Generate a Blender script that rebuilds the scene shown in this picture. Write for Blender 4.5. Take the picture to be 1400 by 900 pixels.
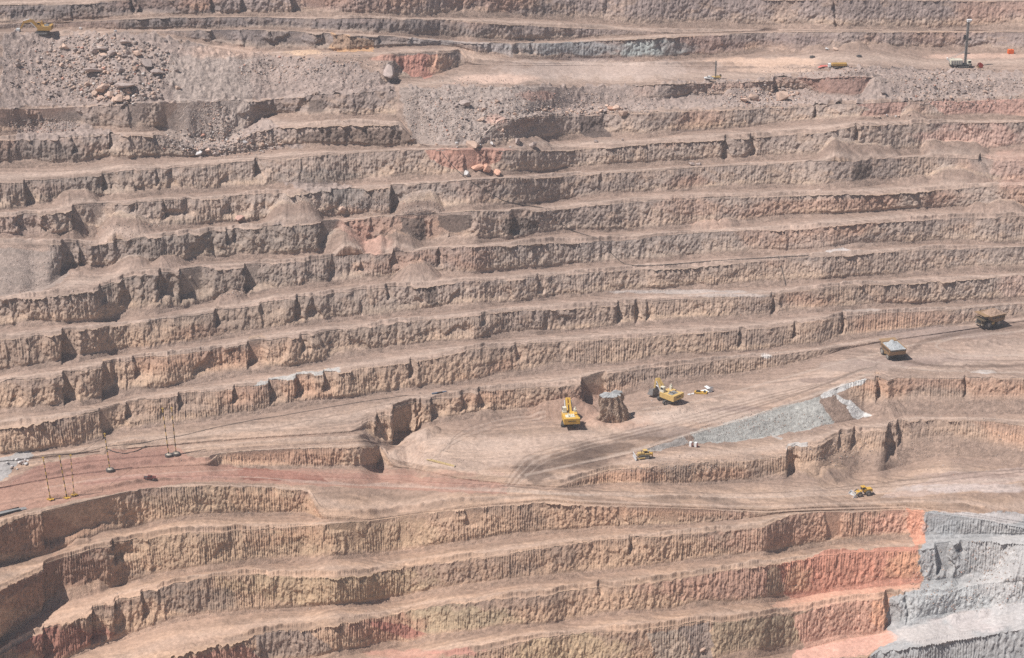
import bpy, bmesh, math, random, time
import numpy as np
from mathutils import Vector, Matrix, Euler
T0 = time.time()
def log(*a):
    pass
scene = bpy.context.scene
for o in list(bpy.data.objects): bpy.data.objects.remove(o)
COL = scene.collection
rad = math.radians

# ------------------------------------------------------------------ camera
FPX, PITCH, CAMZ = 2807.0, 22.0, 520.0
cam = bpy.data.cameras.new('camera'); camo = bpy.data.objects.new('camera', cam); COL.objects.link(camo)
camo.location = (0, 0, CAMZ); camo.rotation_euler = (rad(90-PITCH), 0, 0)
cam.sensor_width = 36; cam.lens = 36*FPX/1400; cam.clip_start = 1; cam.clip_end = 20000
scene.camera = camo
scene.render.filter_size = 1.15; scene.cycles.use_denoising = False
# ------------------------------------------------------------------ light
SUN_E, SUN_FRONT = 59.0, 19.0
w = bpy.data.worlds.new('World'); scene.world = w; w.use_nodes = True
nt = w.node_tree; bg = nt.nodes['Background']; sk = nt.nodes.new('ShaderNodeTexSky')
sk.sky_type = 'NISHITA'; sk.sun_disc = False; sk.sun_elevation = rad(SUN_E); sk.sun_rotation = rad(-(90+SUN_FRONT))
sk.altitude = 2000; sk.dust_density = 2.0
nt.links.new(sk.outputs[0], bg.inputs[0]); bg.inputs[1].default_value = 0.05
sd = Vector((-math.cos(rad(SUN_E))*math.cos(rad(SUN_FRONT)), -math.cos(rad(SUN_E))*math.sin(rad(SUN_FRONT)), math.sin(rad(SUN_E))))
sl = bpy.data.lights.new('sun', 'SUN'); sl.energy = 4.4; sl.angle = rad(0.53); sl.color = (1, .96, .925)
so = bpy.data.objects.new('sun', sl); COL.objects.link(so); so.rotation_euler = sd.to_track_quat('Z', 'Y').to_euler(); so.location = (-300, 0, 900)
vs = scene.view_settings; vs.view_transform = 'Standard'; vs.look = 'None'; vs.gamma = 1; vs.use_curve_mapping = False; vs.exposure = 0.45
HAZE_DENSITY = 0.00012

def lin(r, g, b):
    f = lambda c: (c/255/12.92) if c/255 <= .04045 else ((c/255+.055)/1.055)**2.4
    return np.array([f(r), f(g), f(b)], dtype=np.float32)

# ------------------------------------------------------------------ noise
_rng = np.random.RandomState(7)
_T0 = _rng.rand(128, 128).astype(np.float32)
def _tile(octaves, g):                                # a seamless tile, 16 samples to one cell
    S = 2048; out = np.zeros((S, S), np.float32); n = 0; am = 1.
    for o in range(octaves):
        per = 128 if o == 0 else 128*2**o
        T = _T0 if o == 0 else _rng.rand(min(per, 2048), min(per, 2048)).astype(np.float32)
        k = S//T.shape[0]
        if k == 1: L_ = T
        else:
            f = (np.arange(S)/k) % 1; f = (f*f*(3-2*f)).astype(np.float32); i0 = (np.arange(S)//k) % T.shape[0]; i1 = (i0+1) % T.shape[0]
            A = T[:, i0]*(1-f)+T[:, i1]*f; L_ = A[i0]*(1-f)[:, None]+A[i1]*f[:, None]
        out += L_*am; n += am; am *= g
    return (out/n).ravel()
_TL = {}
def _samp(x, y, T):
    x = np.asarray(x, dtype=np.float32)*np.float32(16); y = np.asarray(y, dtype=np.float32)*np.float32(16)
    xf = np.floor(x); yf = np.floor(y); fx = x-xf; fy = y-yf
    xi = xf.astype(np.int32) & 2047; yi = (yf.astype(np.int32) & 2047)*2048
    x1 = (xi+1) & 2047; y1 = (yi+2048) & 4194303
    v = T[yi+xi]; v = v+(T[yi+x1]-v)*fx
    u = T[y1+xi]; u = u+(T[y1+x1]-u)*fx
    return v+(u-v)*fy
def vn(x, y, s=0): return fbm(x, y, 1, s)
def fbm(x, y, o=4, s=0, g=.5):
    key = (o, g)
    if key not in _TL: _TL[key] = _tile(o, g)
    ox = (s*37.717) % 128; oy = (s*91.331) % 128
    return _samp(np.asarray(x, dtype=np.float32)+np.float32(ox), np.asarray(y, dtype=np.float32)+np.float32(oy), _TL[key])
def sstep(a, b, x):
    t = np.clip((x-a)/(b-a), 0, 1); return t*t*(3-2*t)

# ------------------------------------------------------------------ the terraces of the pit
# each line is the plan of one bench edge (toe or crest); bands between them are faces, dumps or level ground
ct, st = math.cos(rad(PITCH)), math.sin(rad(PITCH))
def ray(px, py):
    a = (np.asarray(px, float)-700)/FPX; b = (450-np.asarray(py, float))/FPX
    dy = ct+b*st; dz = -st+b*ct
    return np.arctan2(a, dy), -dz/np.hypot(a, dy)        # azimuth, tan(depression)
def pix(x, y, z):
    zz = z-CAMZ; fw = y*ct-zz*st; up = y*st+zz*ct
    return 700+FPX*x/fw, 450-FPX*up/fw
LN = {}
def L(name, *p): LN[name] = p
L('base', (0,1330),(400,1180),(700,1130),(1400,1010))
L('B5t', (0,1225),(400,1085),(700,1030),(1000,977),(1200,942),(1400,915))
L('B5c', (0,1175),(400,1035),(700,980),(1000,930),(1180,900),(1200,892),(1237,884),(1262,880),(1300,872),(1350,866),(1400,860))
L('B4t', (0,1110),(400,985),(700,943),(900,922),(1050,897),(1100,888),(1150,874),(1200,867),(1237,857),(1275,848),(1312,841),(1350,834),(1400,831))
L('B4c', (0,1060),(150,1005),(350,945),(500,920),(612,900),(650,894),(700,885),(737,876),(775,871),(825,867),(862,865),(925,859),(962,852),(987,855),(1025,847),(1050,843),(1075,840),(1100,837),(1125,830),(1162,823),(1212,819),(1262,817),(1300,812),(1320,805),(1350,800),(1400,797))
L('B3t', (0,1035),(150,978),(300,928),(462,899),(525,888),(562,882),(600,875),(650,868),(700,862),(750,854),(800,847),(850,840),(925,835),(975,828),(1050,824),(1075,822),(1112,813),(1150,808),(1212,803),(1255,800),(1300,800),(1350,793),(1400,787))
L('B3c', (0,985),(150,925),(220,900),(262,887),(300,879),(350,870),(387,864),(425,860),(462,852),(500,847),(537,843),(575,837),(612,830),(650,826),(700,820),(750,817),(775,810),(825,805),(862,802),(900,797),(937,792),(975,785),(1025,776),(1075,769),(1125,762),(1175,757),(1245,754),(1287,747),(1312,741),(1350,740),(1380,741),(1400,742))
L('B2t', (-60,1015),(0,960),(95,902),(125,889),(162,878),(195,866),(237,852),(275,846),(350,839),(400,835),(450,832),(500,829),(550,822),(587,814),(637,807),(700,800),(737,795),(800,789),(850,782),(900,775),(950,769),(1050,759),(1100,752),(1137,746),(1175,742),(1212,738),(1262,738),(1325,735),(1400,732))
L('B2c', (-60,955),(0,900),(12,890),(50,870),(87,855),(125,839),(162,825),(200,815),(237,802),(275,794),(312,791),(350,789),(400,790),(450,789),(500,786),(525,780),(562,775),(612,770),(650,765),(700,760),(750,753),(800,745),(862,740),(912,735),(975,729),(1012,725),(1045,722),(1065,711),(1085,704),(1112,701),(1175,702),(1205,700),(1237,698),(1262,702),(1300,706),(1350,712),(1400,721))
L('B1t', (-60,935),(0,880),(25,860),(50,842),(87,825),(112,819),(145,806),(187,795),(237,787),(300,780),(350,772),(425,768),(462,765),(500,762),(575,755),(612,748),(650,745),(675,740),(700,736),(750,731),(800,727),(825,723),(875,722),(925,721),(950,718),(1012,711),(1060,703),(1085,700),(1112,699),(1237,696),(1300,704),(1350,710),(1400,719))
L('B1c', (-60,845),(0,806),(25,795),(50,785),(75,776),(100,769),(132,756),(175,744),(212,735),(250,731),(300,730),(350,728),(400,724),(450,721),(480,717),(525,712),(575,704),(612,699),(662,694),(700,691),(750,687),(790,691),(850,694),(925,696),(987,699),(1050,701),(1085,698),(1112,697),(1237,694),(1300,702),(1350,708),(1400,717))
L('B0t', (-60,795),(0,771),(50,762),(75,755),(105,741),(122,737),(140,728),(175,723),(225,716),(275,707),(350,706),(415,705),(432,710),(500,712),(525,709),(575,702),(662,692),(750,685),(790,689),(925,694),(1050,699),(1112,695),(1237,692),(1300,700),(1400,715))
L('B0c', (-60,760),(0,724),(25,713),(50,707),(100,694),(170,676),(200,670),(280,666),(350,668),(420,672),(430,690),(440,705),(500,710),(525,707),(575,700),(662,690),(750,683),(790,687),(925,692),(1050,697),(1112,693),(1237,690),(1300,698),(1400,713))
L('R0', (-60,720),(0,704),(60,690),(120,678),(200,663),(270,659),(350,660),(450,665),(550,668),(700,675),(800,682),(900,686),(975,688),(1050,688),(1112,686),(1225,682),(1300,676),(1400,668))
L('STt', (0,668),(100,650),(200,640),(285,637),(350,641),(450,641),(525,638),(560,641),(640,657),(700,663),(775,668),(832,663),(900,664),(950,664),(1000,661),(1050,658),(1092,652),(1150,648),(1200,645),(1240,636),(1270,626),(1300,622),(1350,627),(1400,638))
L('STc', (0,666),(100,648),(200,638),(285,634),(300,624),(350,619),(412,616),(462,613),(520,610),(530,628),(540,638),(560,639),(640,655),(700,661),(765,665),(800,655),(832,646),(890,641),(950,636),(1000,633),(1050,629),(1075,625),(1087,615),(1120,611),(1137,600),(1162,594),(1187,592),(1210,590),(1225,581),(1250,576),(1275,574),(1300,575),(1350,577),(1400,585))
L('Ut', (0,645),(200,625),(350,612),(500,604),(600,625),(700,640),(800,635),(850,625),(887,615),(900,616),(950,607),(1000,604),(1050,596),(1075,592),(1137,580),(1172,573),(1225,567),(1275,567),(1400,566))
L('Uc', (0,643),(200,623),(350,610),(500,602),(600,623),(700,638),(800,633),(850,623),(887,613),(900,607),(950,592),(1025,571),(1050,561),(1087,549),(1117,541),(1150,528),(1185,521),(1210,524),(1225,519),(1250,519),(1300,520),(1400,519))
L('Vt', (0,632),(200,612),(350,600),(480,592),(496,588),(505,596),(515,604),(527,617),(540,609),(562,605),(570,603),(576,580),(590,582),(612,577),(650,572),(700,570),(750,568),(790,560),(820,560),(855,541),(875,536),(900,532),(950,523),(1000,517),(1050,508),(1100,496),(1150,479),(1200,469),(1300,455),(1400,440))
L('Vc', (0,630),(200,610),(350,598),(480,590),(494,585),(508,583),(530,575),(560,561),(600,550),(662,536),(700,533),(775,528),(796,528),(800,526),(825,514),(875,508),(950,499),(1000,492),(1050,488),(1100,482),(1150,475),(1200,467),(1300,453),(1400,438))
L('Wt', (0,622),(50,618),(100,612),(137,603),(175,590),(212,584),(250,580),(290,575),(350,568),(425,555),(462,549),(500,543),(550,537),(600,530),(650,525),(700,516),(775,506),(825,501),(875,497),(925,491),(975,486),(1050,479),(1117,474),(1150,467),(1200,460),(1250,452),(1320,443),(1400,433))
L('Wc', (0,586),(50,577),(100,570),(137,566),(162,560),(200,551),(250,545),(300,537),(350,530),(400,520),(450,512),(500,504),(562,496),(600,489),(650,478),(700,475),(732,471),(775,469),(825,465),(875,464),(900,460),(950,456),(1050,449),(1137,437),(1210,431),(1300,425),(1350,421),(1400,417))
L('Xt', (0,566),(50,564),(100,557),(145,550),(187,539),(212,536),(250,528),(300,520),(350,511),(400,505),(462,492),(525,482),(575,475),(625,469),(700,462),(775,455),(850,448),(912,444),(950,440),(1000,438),(1050,434),(1087,430),(1150,425),(1200,421),(1275,417),(1350,414),(1400,411))
L('Xc', (0,525),(50,520),(100,514),(137,504),(162,501),(212,491),(237,487),(300,480),(350,472),(387,465),(450,456),(500,449),(550,442),(600,437),(650,432),(700,425),(750,424),(825,420),(875,416),(950,411),(1000,408),(1050,405),(1087,400),(1112,397),(1175,390),(1205,389),(1275,385),(1325,382),(1400,377))
L('Yt', (0,512),(50,505),(100,497),(150,486),(225,475),(275,469),(350,457),(412,446),(475,439),(525,435),(600,428),(650,422),(700,416),(750,410),(800,406),(850,402),(912,399),(950,396),(1050,392),(1075,390),(1125,385),(1175,382),(1225,380),(1300,375),(1400,371))
L('Yc', (0,465),(50,462),(87,455),(125,449),(175,445),(250,438),(300,430),(350,421),(400,411),(425,407),(475,402),(525,397),(575,392),(625,387),(700,384),(750,378),(812,374),(875,369),(925,367),(987,362),(1050,357),(1087,354),(1125,351),(1175,347),(1225,344),(1300,342),(1400,340))
L('Zt', (0,450),(50,447),(125,441),(175,434),(212,431),(250,423),(275,416),(325,410),(350,405),(370,400),(425,395),(475,388),(525,384),(600,377),(650,375),(700,371),(750,367),(825,362),(862,361),(925,356),(975,351),(1050,348),(1125,342),(1162,340),(1225,335),(1300,333),(1400,334))
L('Zc', (0,410),(50,407),(100,401),(137,397),(160,386),(175,381),(212,377),(250,374),(275,370),(312,368),(350,365),(400,361),(450,355),(500,350),(537,347),(562,345),(600,340),(650,337),(700,335),(750,332),(825,332),(862,330),(900,325),(937,322),(1000,318),(1050,315),(1100,314),(1137,309),(1175,305),(1250,302),(1300,300),(1400,297))
L('At', (0,404),(40,398),(68,390),(90,373),(100,371),(125,369),(175,364),(200,361),(250,361),(275,358),(350,355),(400,350),(465,345),(525,342),(562,339),(587,336),(650,333),(700,328),(750,321),(787,318),(837,318),(887,315),(950,312),(1000,308),(1050,304),(1075,300),(1125,295),(1200,290),(1300,287),(1342,288),(1400,290))
L('Ac', (0,334),(87,335),(120,337),(150,332),(200,326),(250,322),(300,317),(350,313),(400,309),(457,303),(500,300),(537,297),(575,296),(625,292),(700,289),(737,290),(775,286),(825,280),(875,277),(937,274),(1000,271),(1050,270),(1100,267),(1150,265),(1200,265),(1250,262),(1300,259),(1350,256),(1400,255))
L('Bt', (0,325),(75,325),(120,327),(150,322),(175,320),(225,316),(275,311),(350,304),(412,301),(462,298),(512,294),(537,293),(600,290),(700,284),(737,280),(787,273),(837,269),(875,265),(925,262),(987,260),(1050,257),(1090,257),(1125,259),(1167,257),(1200,253),(1262,250),(1400,249))
L('Bc', (0,297),(75,292),(100,286),(155,280),(200,279),(250,276),(300,272),(350,268),(400,266),(437,261),(500,259),(545,256),(575,254),(625,250),(700,245),(750,243),(800,241),(825,237),(900,234),(975,230),(1050,226),(1100,222),(1162,222),(1200,217),(1262,216),(1300,218),(1350,221),(1400,221))
L('Ct', (0,289),(50,283),(87,276),(112,273),(150,272),(175,272),(225,266),(275,264),(350,259),(437,255),(475,252),(525,249),(562,246),(600,245),(700,239),(800,233),(850,230),(925,226),(1000,222),(1050,219),(1112,217),(1150,215),(1262,211),(1325,208),(1400,206))
L('Cc', (0,255),(37,253),(75,247),(112,242),(150,240),(175,236),(212,235),(250,232),(300,227),(350,223),(400,218),(450,213),(500,210),(550,207),(600,206),(650,208),(700,207),(750,206),(787,205),(850,200),(900,195),(950,193),(985,191),(1050,187),(1087,184),(1125,182),(1170,172),(1250,170),(1325,168),(1400,167))
L('Dt', (0,230),(50,229),(100,227),(150,220),(212,217),(250,216),(300,213),(350,208),(400,203),(450,204),(500,204),(560,201),(620,203),(700,200),(762,193),(825,187),(880,189),(912,186),(937,181),(1000,176),(1050,172),(1117,166),(1175,164),(1225,163),(1300,163),(1400,163))
L('Dc', (0,192),(50,192),(100,189),(137,186),(187,185),(225,187),(250,196),(268,203),(305,203),(325,194),(350,180),(375,174),(437,172),(475,170),(548,171),(564,188),(580,199.5),(650,199.5),(668,180),(684,166),(700,164),(737,161),(787,160),(850,157),(912,154),(975,152),(1025,150),(1050,148),(1112,147),(1125,145),(1175,144),(1237,142),(1267,140),(1325,139),(1400,136))
L('Et', (0,186),(50,180),(100,176),(150,180),(200,180),(222,178),(240,184),(262,194),(305,196),(325,186),(350,166),(375,157),(425,164),(475,162),(520,160),(545,162),(562,184),(580,197),(650,197),(668,176),(684,160),(740,153),(800,146),(855,140),(900,138),(925,133),(975,132),(1050,128),(1100,126),(1125,135),(1170,136),(1190,130),(1260,126),(1320,125),(1400,124))
L('Ec', (0,150),(62,150),(112,147),(150,145),(200,142),(240,141),(300,139),(350,139),(375,136),(425,132),(475,130),(545,126),(600,123),(700,120),(850,120),(870,117),(912,114),(950,114),(1000,113),(1050,110),(1075,108),(1125,106),(1187,105),(1260,114),(1320,116),(1400,112))
L('Ft', (0,147),(62,147),(112,144),(200,139),(240,138),(300,136),(350,135),(425,127),(475,122),(530,115),(545,108),(575,107),(600,101),(635,88),(650,89),(700,90),(900,91),(1100,93),(1290,97),(1400,97))
L('Fc', (0,49),(75,49),(110,48),(150,44),(200,43.5),(225,52),(275,62),(350,74),(450,79),(540,77),(590,75),(628,73),(640,84),(650,88),(700,89),(900,90),(1100,92),(1290,95),(1400,95))
L('Jt', (0,41),(75,41),(110,41),(150,42),(200,42.5),(225,48),(275,58),(350,70),(412,68),(475,70),(550,64),(600,62),(625,65),(650,74),(700,80),(750,82),(800,84),(850,86),(900,84),(950,80),(1000,77),(1050,70),(1087,73),(1125,68),(1200,65),(1275,70),(1400,72))
L('Jc', (0,40.5),(75,40.5),(150,41.5),(200,42),(225,43),(275,42),(350,42),(400,44),(450,47),(550,52),(600,56),(640,59),(700,61),(750,60),(850,54),(900,51),(975,49),(1050,46),(1150,45),(1275,44),(1400,45))
L('Ht', (0,40),(75,40),(150,41),(225,40),(350,39.5),(400,42),(450,44),(550,49),(600,53),(640,56),(700,57),(775,55),(850,50),(925,46),(975,45),(1050,42.5),(1150,43),(1275,42.5),(1400,43.5))
L('Hc', (0,33),(75,32),(150,28),(225,24),(350,25),(412,27),(525,27),(600,28),(700,34),(750,37),(850,41),(925,45),(975,44),(1050,41.5),(1150,42),(1275,42),(1400,43))
L('Gt', (0,32),(75,31),(150,26.5),(225,22.5),(350,22),(500,23),(600,24),(700,25),(762,28),(825,33),(900,38),(1000,39.5),(1050,39.5),(1125,40),(1250,41),(1400,42))
L('Gc', (0,11),(50,9),(100,6),(175,3),(225,1),(350,-4),(700,-9),(1000,-3),(1050,0),(1200,0),(1400,3))
L('Kt', (0,-2),(225,-6),(350,-8),(700,-14),(1050,-5),(1200,-4),(1400,-2))
L('Kc', (0,-24),(350,-32),(700,-38),(1400,-26))
ORDER = ['base','B5t','B5c','B4t','B4c','B3t','B3c','B2t','B2c','B1t','B1c','B0t','B0c','R0','STt','STc','Ut','Uc','Vt','Vc','Wt','Wc','Xt','Xc','Yt','Yc','Zt','Zc','At','Ac','Bt','Bc','Ct','Cc','Dt','Dc','Et','Ec','Ft','Fc','Jt','Jc','Ht','Hc','Gt','Gc','Kt','Kc']
# columns (azimuths)
pxc = np.arange(-75, 1476, 1.0)
e = np.cumsum(np.linspace(1.5, 22, 40))
pxc = np.concatenate([(-75-e)[::-1], pxc, 1475+e])
PHI = np.arctan((pxc-700)/(FPX*ct)); NC = len(PHI)
def smooth(a, s):
    k = np.arange(-int(3*s), int(3*s)+1); g = np.exp(-.5*(k/s)**2); g /= g.sum()
    return np.convolve(np.pad(a, len(k)//2, 'edge'), g, 'valid')
def evalline(p):
    p = list(p)
    (x0, y0), (x1, y1) = p[0], p[1]
    sl0 = (y1-y0)/(x1-x0)*.55; p.insert(0, (x0-150, y0-150*sl0)); p.insert(0, (x0-600, y0-150*sl0-450*sl0*.4))
    (x0, y0), (x1, y1) = p[-2], p[-1]
    sl1 = (y1-y0)/(x1-x0)*.6; p.append((x1+150, y1+150*sl1)); p.append((x1+600, y1+150*sl1+450*sl1*.4))
    xs = []; ys = []
    for (a, b), (c, d) in zip(p[:-1], p[1:]):
        n = max(1, int(abs(c-a)/8))
        for i in range(n): xs.append(a+(c-a)*i/n); ys.append(b+(d-b)*i/n)
    ph, td = ray(xs, ys); o = np.argsort(ph)
    return smooth(np.interp(PHI, ph[o], td[o]), 2.2)
TD = [evalline(LN[n]) for n in ORDER]
EPS = .25/FPX*1.15
for i in range(1, len(TD)): TD[i] = np.minimum(TD[i], TD[i-1]-EPS)     # keep the order of the edges
PXM = pxc
def fx(*p):          # function of position along the wall
    return np.interp(PXM, [a for a, b in p], [b for a, b in p])
# talus line inside each face
lines = []; types = []; names = []
seed = 0
TAU = {'STt': fx((500,.12),(600,.1),(1040,.15),(1100,.5),(1200,.6),(1400,.55)), 'Ut': fx((880,.95),(1150,.95),(1185,.5),(1400,.55)),
       'B0t': fx((0,.02),(165,.02),(200,.12),(430,.15)), 'B1t': fx((0,.02),(150,.03),(190,.12),(300,.2),(500,.1),(700,.15),(1100,.1)), 'B2t': fx((0,.05),(200,.12),(400,.1),(700,.25),(900,.1),(1100,.15),(1400,.2)),
       'Vt': fx((480,.05),(575,.05),(600,.25),(700,.3),(760,.4),(850,.25),(900,.5),(1000,.25))}
ANG = {'STt': fx((0,72),(1100,72),(1150,58),(1400,55)), 'Ut': fx((880,35),(1150,36),(1185,66),(1400,66)), 'Ft': fx((0,34),(520,34),(545,62),(640,62),(660,40)),
       'Et': fx((0,72),(225,72),(245,38),(310,38),(335,72),(535,72),(555,37),(850,37),(870,66),(1190,66),(1230,40),(1400,40)), 'At': fx((0,37),(70,37),(95,72),(700,70),(1400,66)), 'Jt': fx((0,60),(1400,66)), 'B0t': fx((0,87),(165,87),(200,72),(300,70)), 'B1t': fx((0,87),(140,87),(160,72),(300,70)), 'B2t': fx((0,78),(200,72)), 'Vt': fx((480,88),(575,86),(600,72))}
FLAT = {'B0c': fx((0,7),(200,7),(430,18),(600,18),(700,12),(1000,9),(1400,16)), 'R0': fx((0,1),(1400,1)), 'STc': fx((0,2),(520,2),(600,1),(1400,1)), 'Vc': fx((0,4),(500,4),(700,2),(1400,2)), 'Uc': fx((0,1),(1400,1)), 'Ec': fx((0,3),(500,6),(640,4),(900,1.),(1400,1.5))}
for i, n in enumerate(ORDER):
    lines.append(TD[i]); names.append(n)
    if n.endswith('t') and n != 'base':
        seed += 1
        tau = TAU.get(n, np.clip(.04+.5*(fbm(PXM/70, PXM*0+seed*3.7, 3, seed)-.28), .03, .42))
        if n == 'Ft': tau = fx((0,.03),(1400,.03))
        lines.append(TD[i]+(TD[i+1]-TD[i])*tau); names.append(n+'k')
NL = len(lines)
def band_angle(nm):
    if nm in ANG and nm.endswith('t'): return np.minimum(ANG[nm], 37.)
    if nm.endswith('tk'):
        b = nm[:-1]; return ANG.get(b, fx((0,71),(500,68),(1400,64)))
    if nm.endswith('t'): return fx((0,37))
    return FLAT.get(nm, fx((0,.8)))
R = [None]*NL; Z = [None]*NL
k0 = names.index('Wt'); Z[k0] = np.full(NC, -430.0); R[k0] = -Z[k0]/lines[k0]
RESET = {'R0':34,'B1c':12,'B2c':12,'B3c':12,'Bt':10,'Ct':8,'Dt':14,'Ec':22,'Jt':34,'Gt':34,'Kt':34}
def bridge(k, p0, p1):
    a = int(np.searchsorted(pxc, p0)); b = int(np.searchsorted(pxc, p1)); zn = Z[k].copy(); zn[a:b] = np.interp(pxc[a:b], [p0, p1], [Z[k][a], Z[k][b]]); Z[k] = smooth(zn, 4)*((pxc > p0-20) & (pxc < p1+20))+Z[k]*(1-((pxc > p0-20) & (pxc < p1+20))); R[k] = -Z[k]/lines[k]
def reset(k):
    if names[k] == 'Ec': bridge(k, 212, 350); bridge(k, 525, 720)
    if names[k] == 'Vt':
        m_ = sstep(640, 700, PXM); Z[k] = Z[k]*(1-m_)+smooth(Z[k], 24)*m_; R[k] = -Z[k]/lines[k]
    if names[k] in RESET: Z[k] = smooth(Z[k], RESET[names[k]]); R[k] = -Z[k]/lines[k]
for k in range(k0, NL-1):
    s = np.tan(np.radians(band_angle(names[k])))
    R[k+1] = (s*R[k]-Z[k])/(s+lines[k+1]); Z[k+1] = -R[k+1]*lines[k+1]
    reset(k+1)
for k in range(k0, 0, -1):
    s = np.tan(np.radians(band_angle(names[k-1])))
    R[k-1] = (s*R[k]-Z[k])/(s+lines[k-1]); Z[k-1] = -R[k-1]*lines[k-1]
    reset(k-1)
# gentle smoothing of levels along the wall, edges stay where they are
for k in range(NL):
    if k == k0: continue
    Zs = smooth(Z[k], 5); Z[k] = Zs; R[k] = -Zs/lines[k]
for k in range(1, NL):  # keep R increasing
    R[k] = np.maximum(R[k], R[k-1]+.01)
log('levels W', Z[k0][100]+CAMZ, 'floor', Z[0].min()+CAMZ, Z[0].max()+CAMZ, 'top', Z[-1].min()+CAMZ, Z[-1].max()+CAMZ, 'rmax', R[-1].max())
for nm in ('B5t','B3t','B1t','R0','STt','Yt','Bt','Et','Jt','Gt'):
    k = names.index(nm); log(nm, [round(float(np.interp(q, pxc, Z[k]))+CAMZ, 1) for q in (0,200,400,600,800,1000,1200,1400)])
# ---- rows
thick = [np.abs(lines[k]-lines[k+1])*FPX*.87 for k in range(NL-1)]
rows_r, rows_z, rows_band, rows_t, rows_px = [], [], [], [], []
bands = []; ridx = 0
for k in range(NL-1):
    mx = np.percentile(thick[k][75:-75], 99)
    n = int(max(2, math.ceil(mx*1.15)+1))
    if names[k] in ('base', 'Kt', 'Ktk'): n = 12
    if names[k] in ('B5t','B5tk'): n = max(6, n//2)
    last = (k == NL-2)
    ts = np.linspace(0, 1, n+1)[:(None if last else -1)]
    bands.append((ridx, ridx+n, names[k]))           # rows ridx..ridx+n inclusive (shared edge row)
    for t in ts:
        rows_r.append(R[k]+(R[k+1]-R[k])*t); rows_z.append(Z[k]+(Z[k+1]-Z[k])*t)
        rows_band.append(k); rows_t.append(t)
    ridx += n
RR = np.array(rows_r, dtype=np.float64); ZZ = np.array(rows_z, dtype=np.float64); NR = len(RR)
BAND = np.array(rows_band); TT = np.array(rows_t, dtype=np.float32)
log('==grid', NR, NC, 'M', NR*NC/1e6, 't', time.time()-T0)
PH = np.broadcast_to(PHI[None, :], RR.shape)
BX, BY = RR*np.sin(PH), RR*np.cos(PH)
PX, PY = pix(BX, BY, ZZ+CAMZ)                         # nominal place of every vertex, used to lay out rock types
PX = PX.astype(np.float32); PY = PY.astype(np.float32)
U = (PH*1100).astype(np.float32)
# ---- displacement of the faces
rowface = np.array([names[b].endswith('tk') for b in BAND]); rowtal = np.array([names[b].endswith('t') for b in BAND])
DISP = np.zeros(RR.shape, dtype=np.float32)
ZD = np.zeros(RR.shape, dtype=np.float32)
FM = np.zeros(RR.shape, dtype=np.float32)             # face mask
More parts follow.
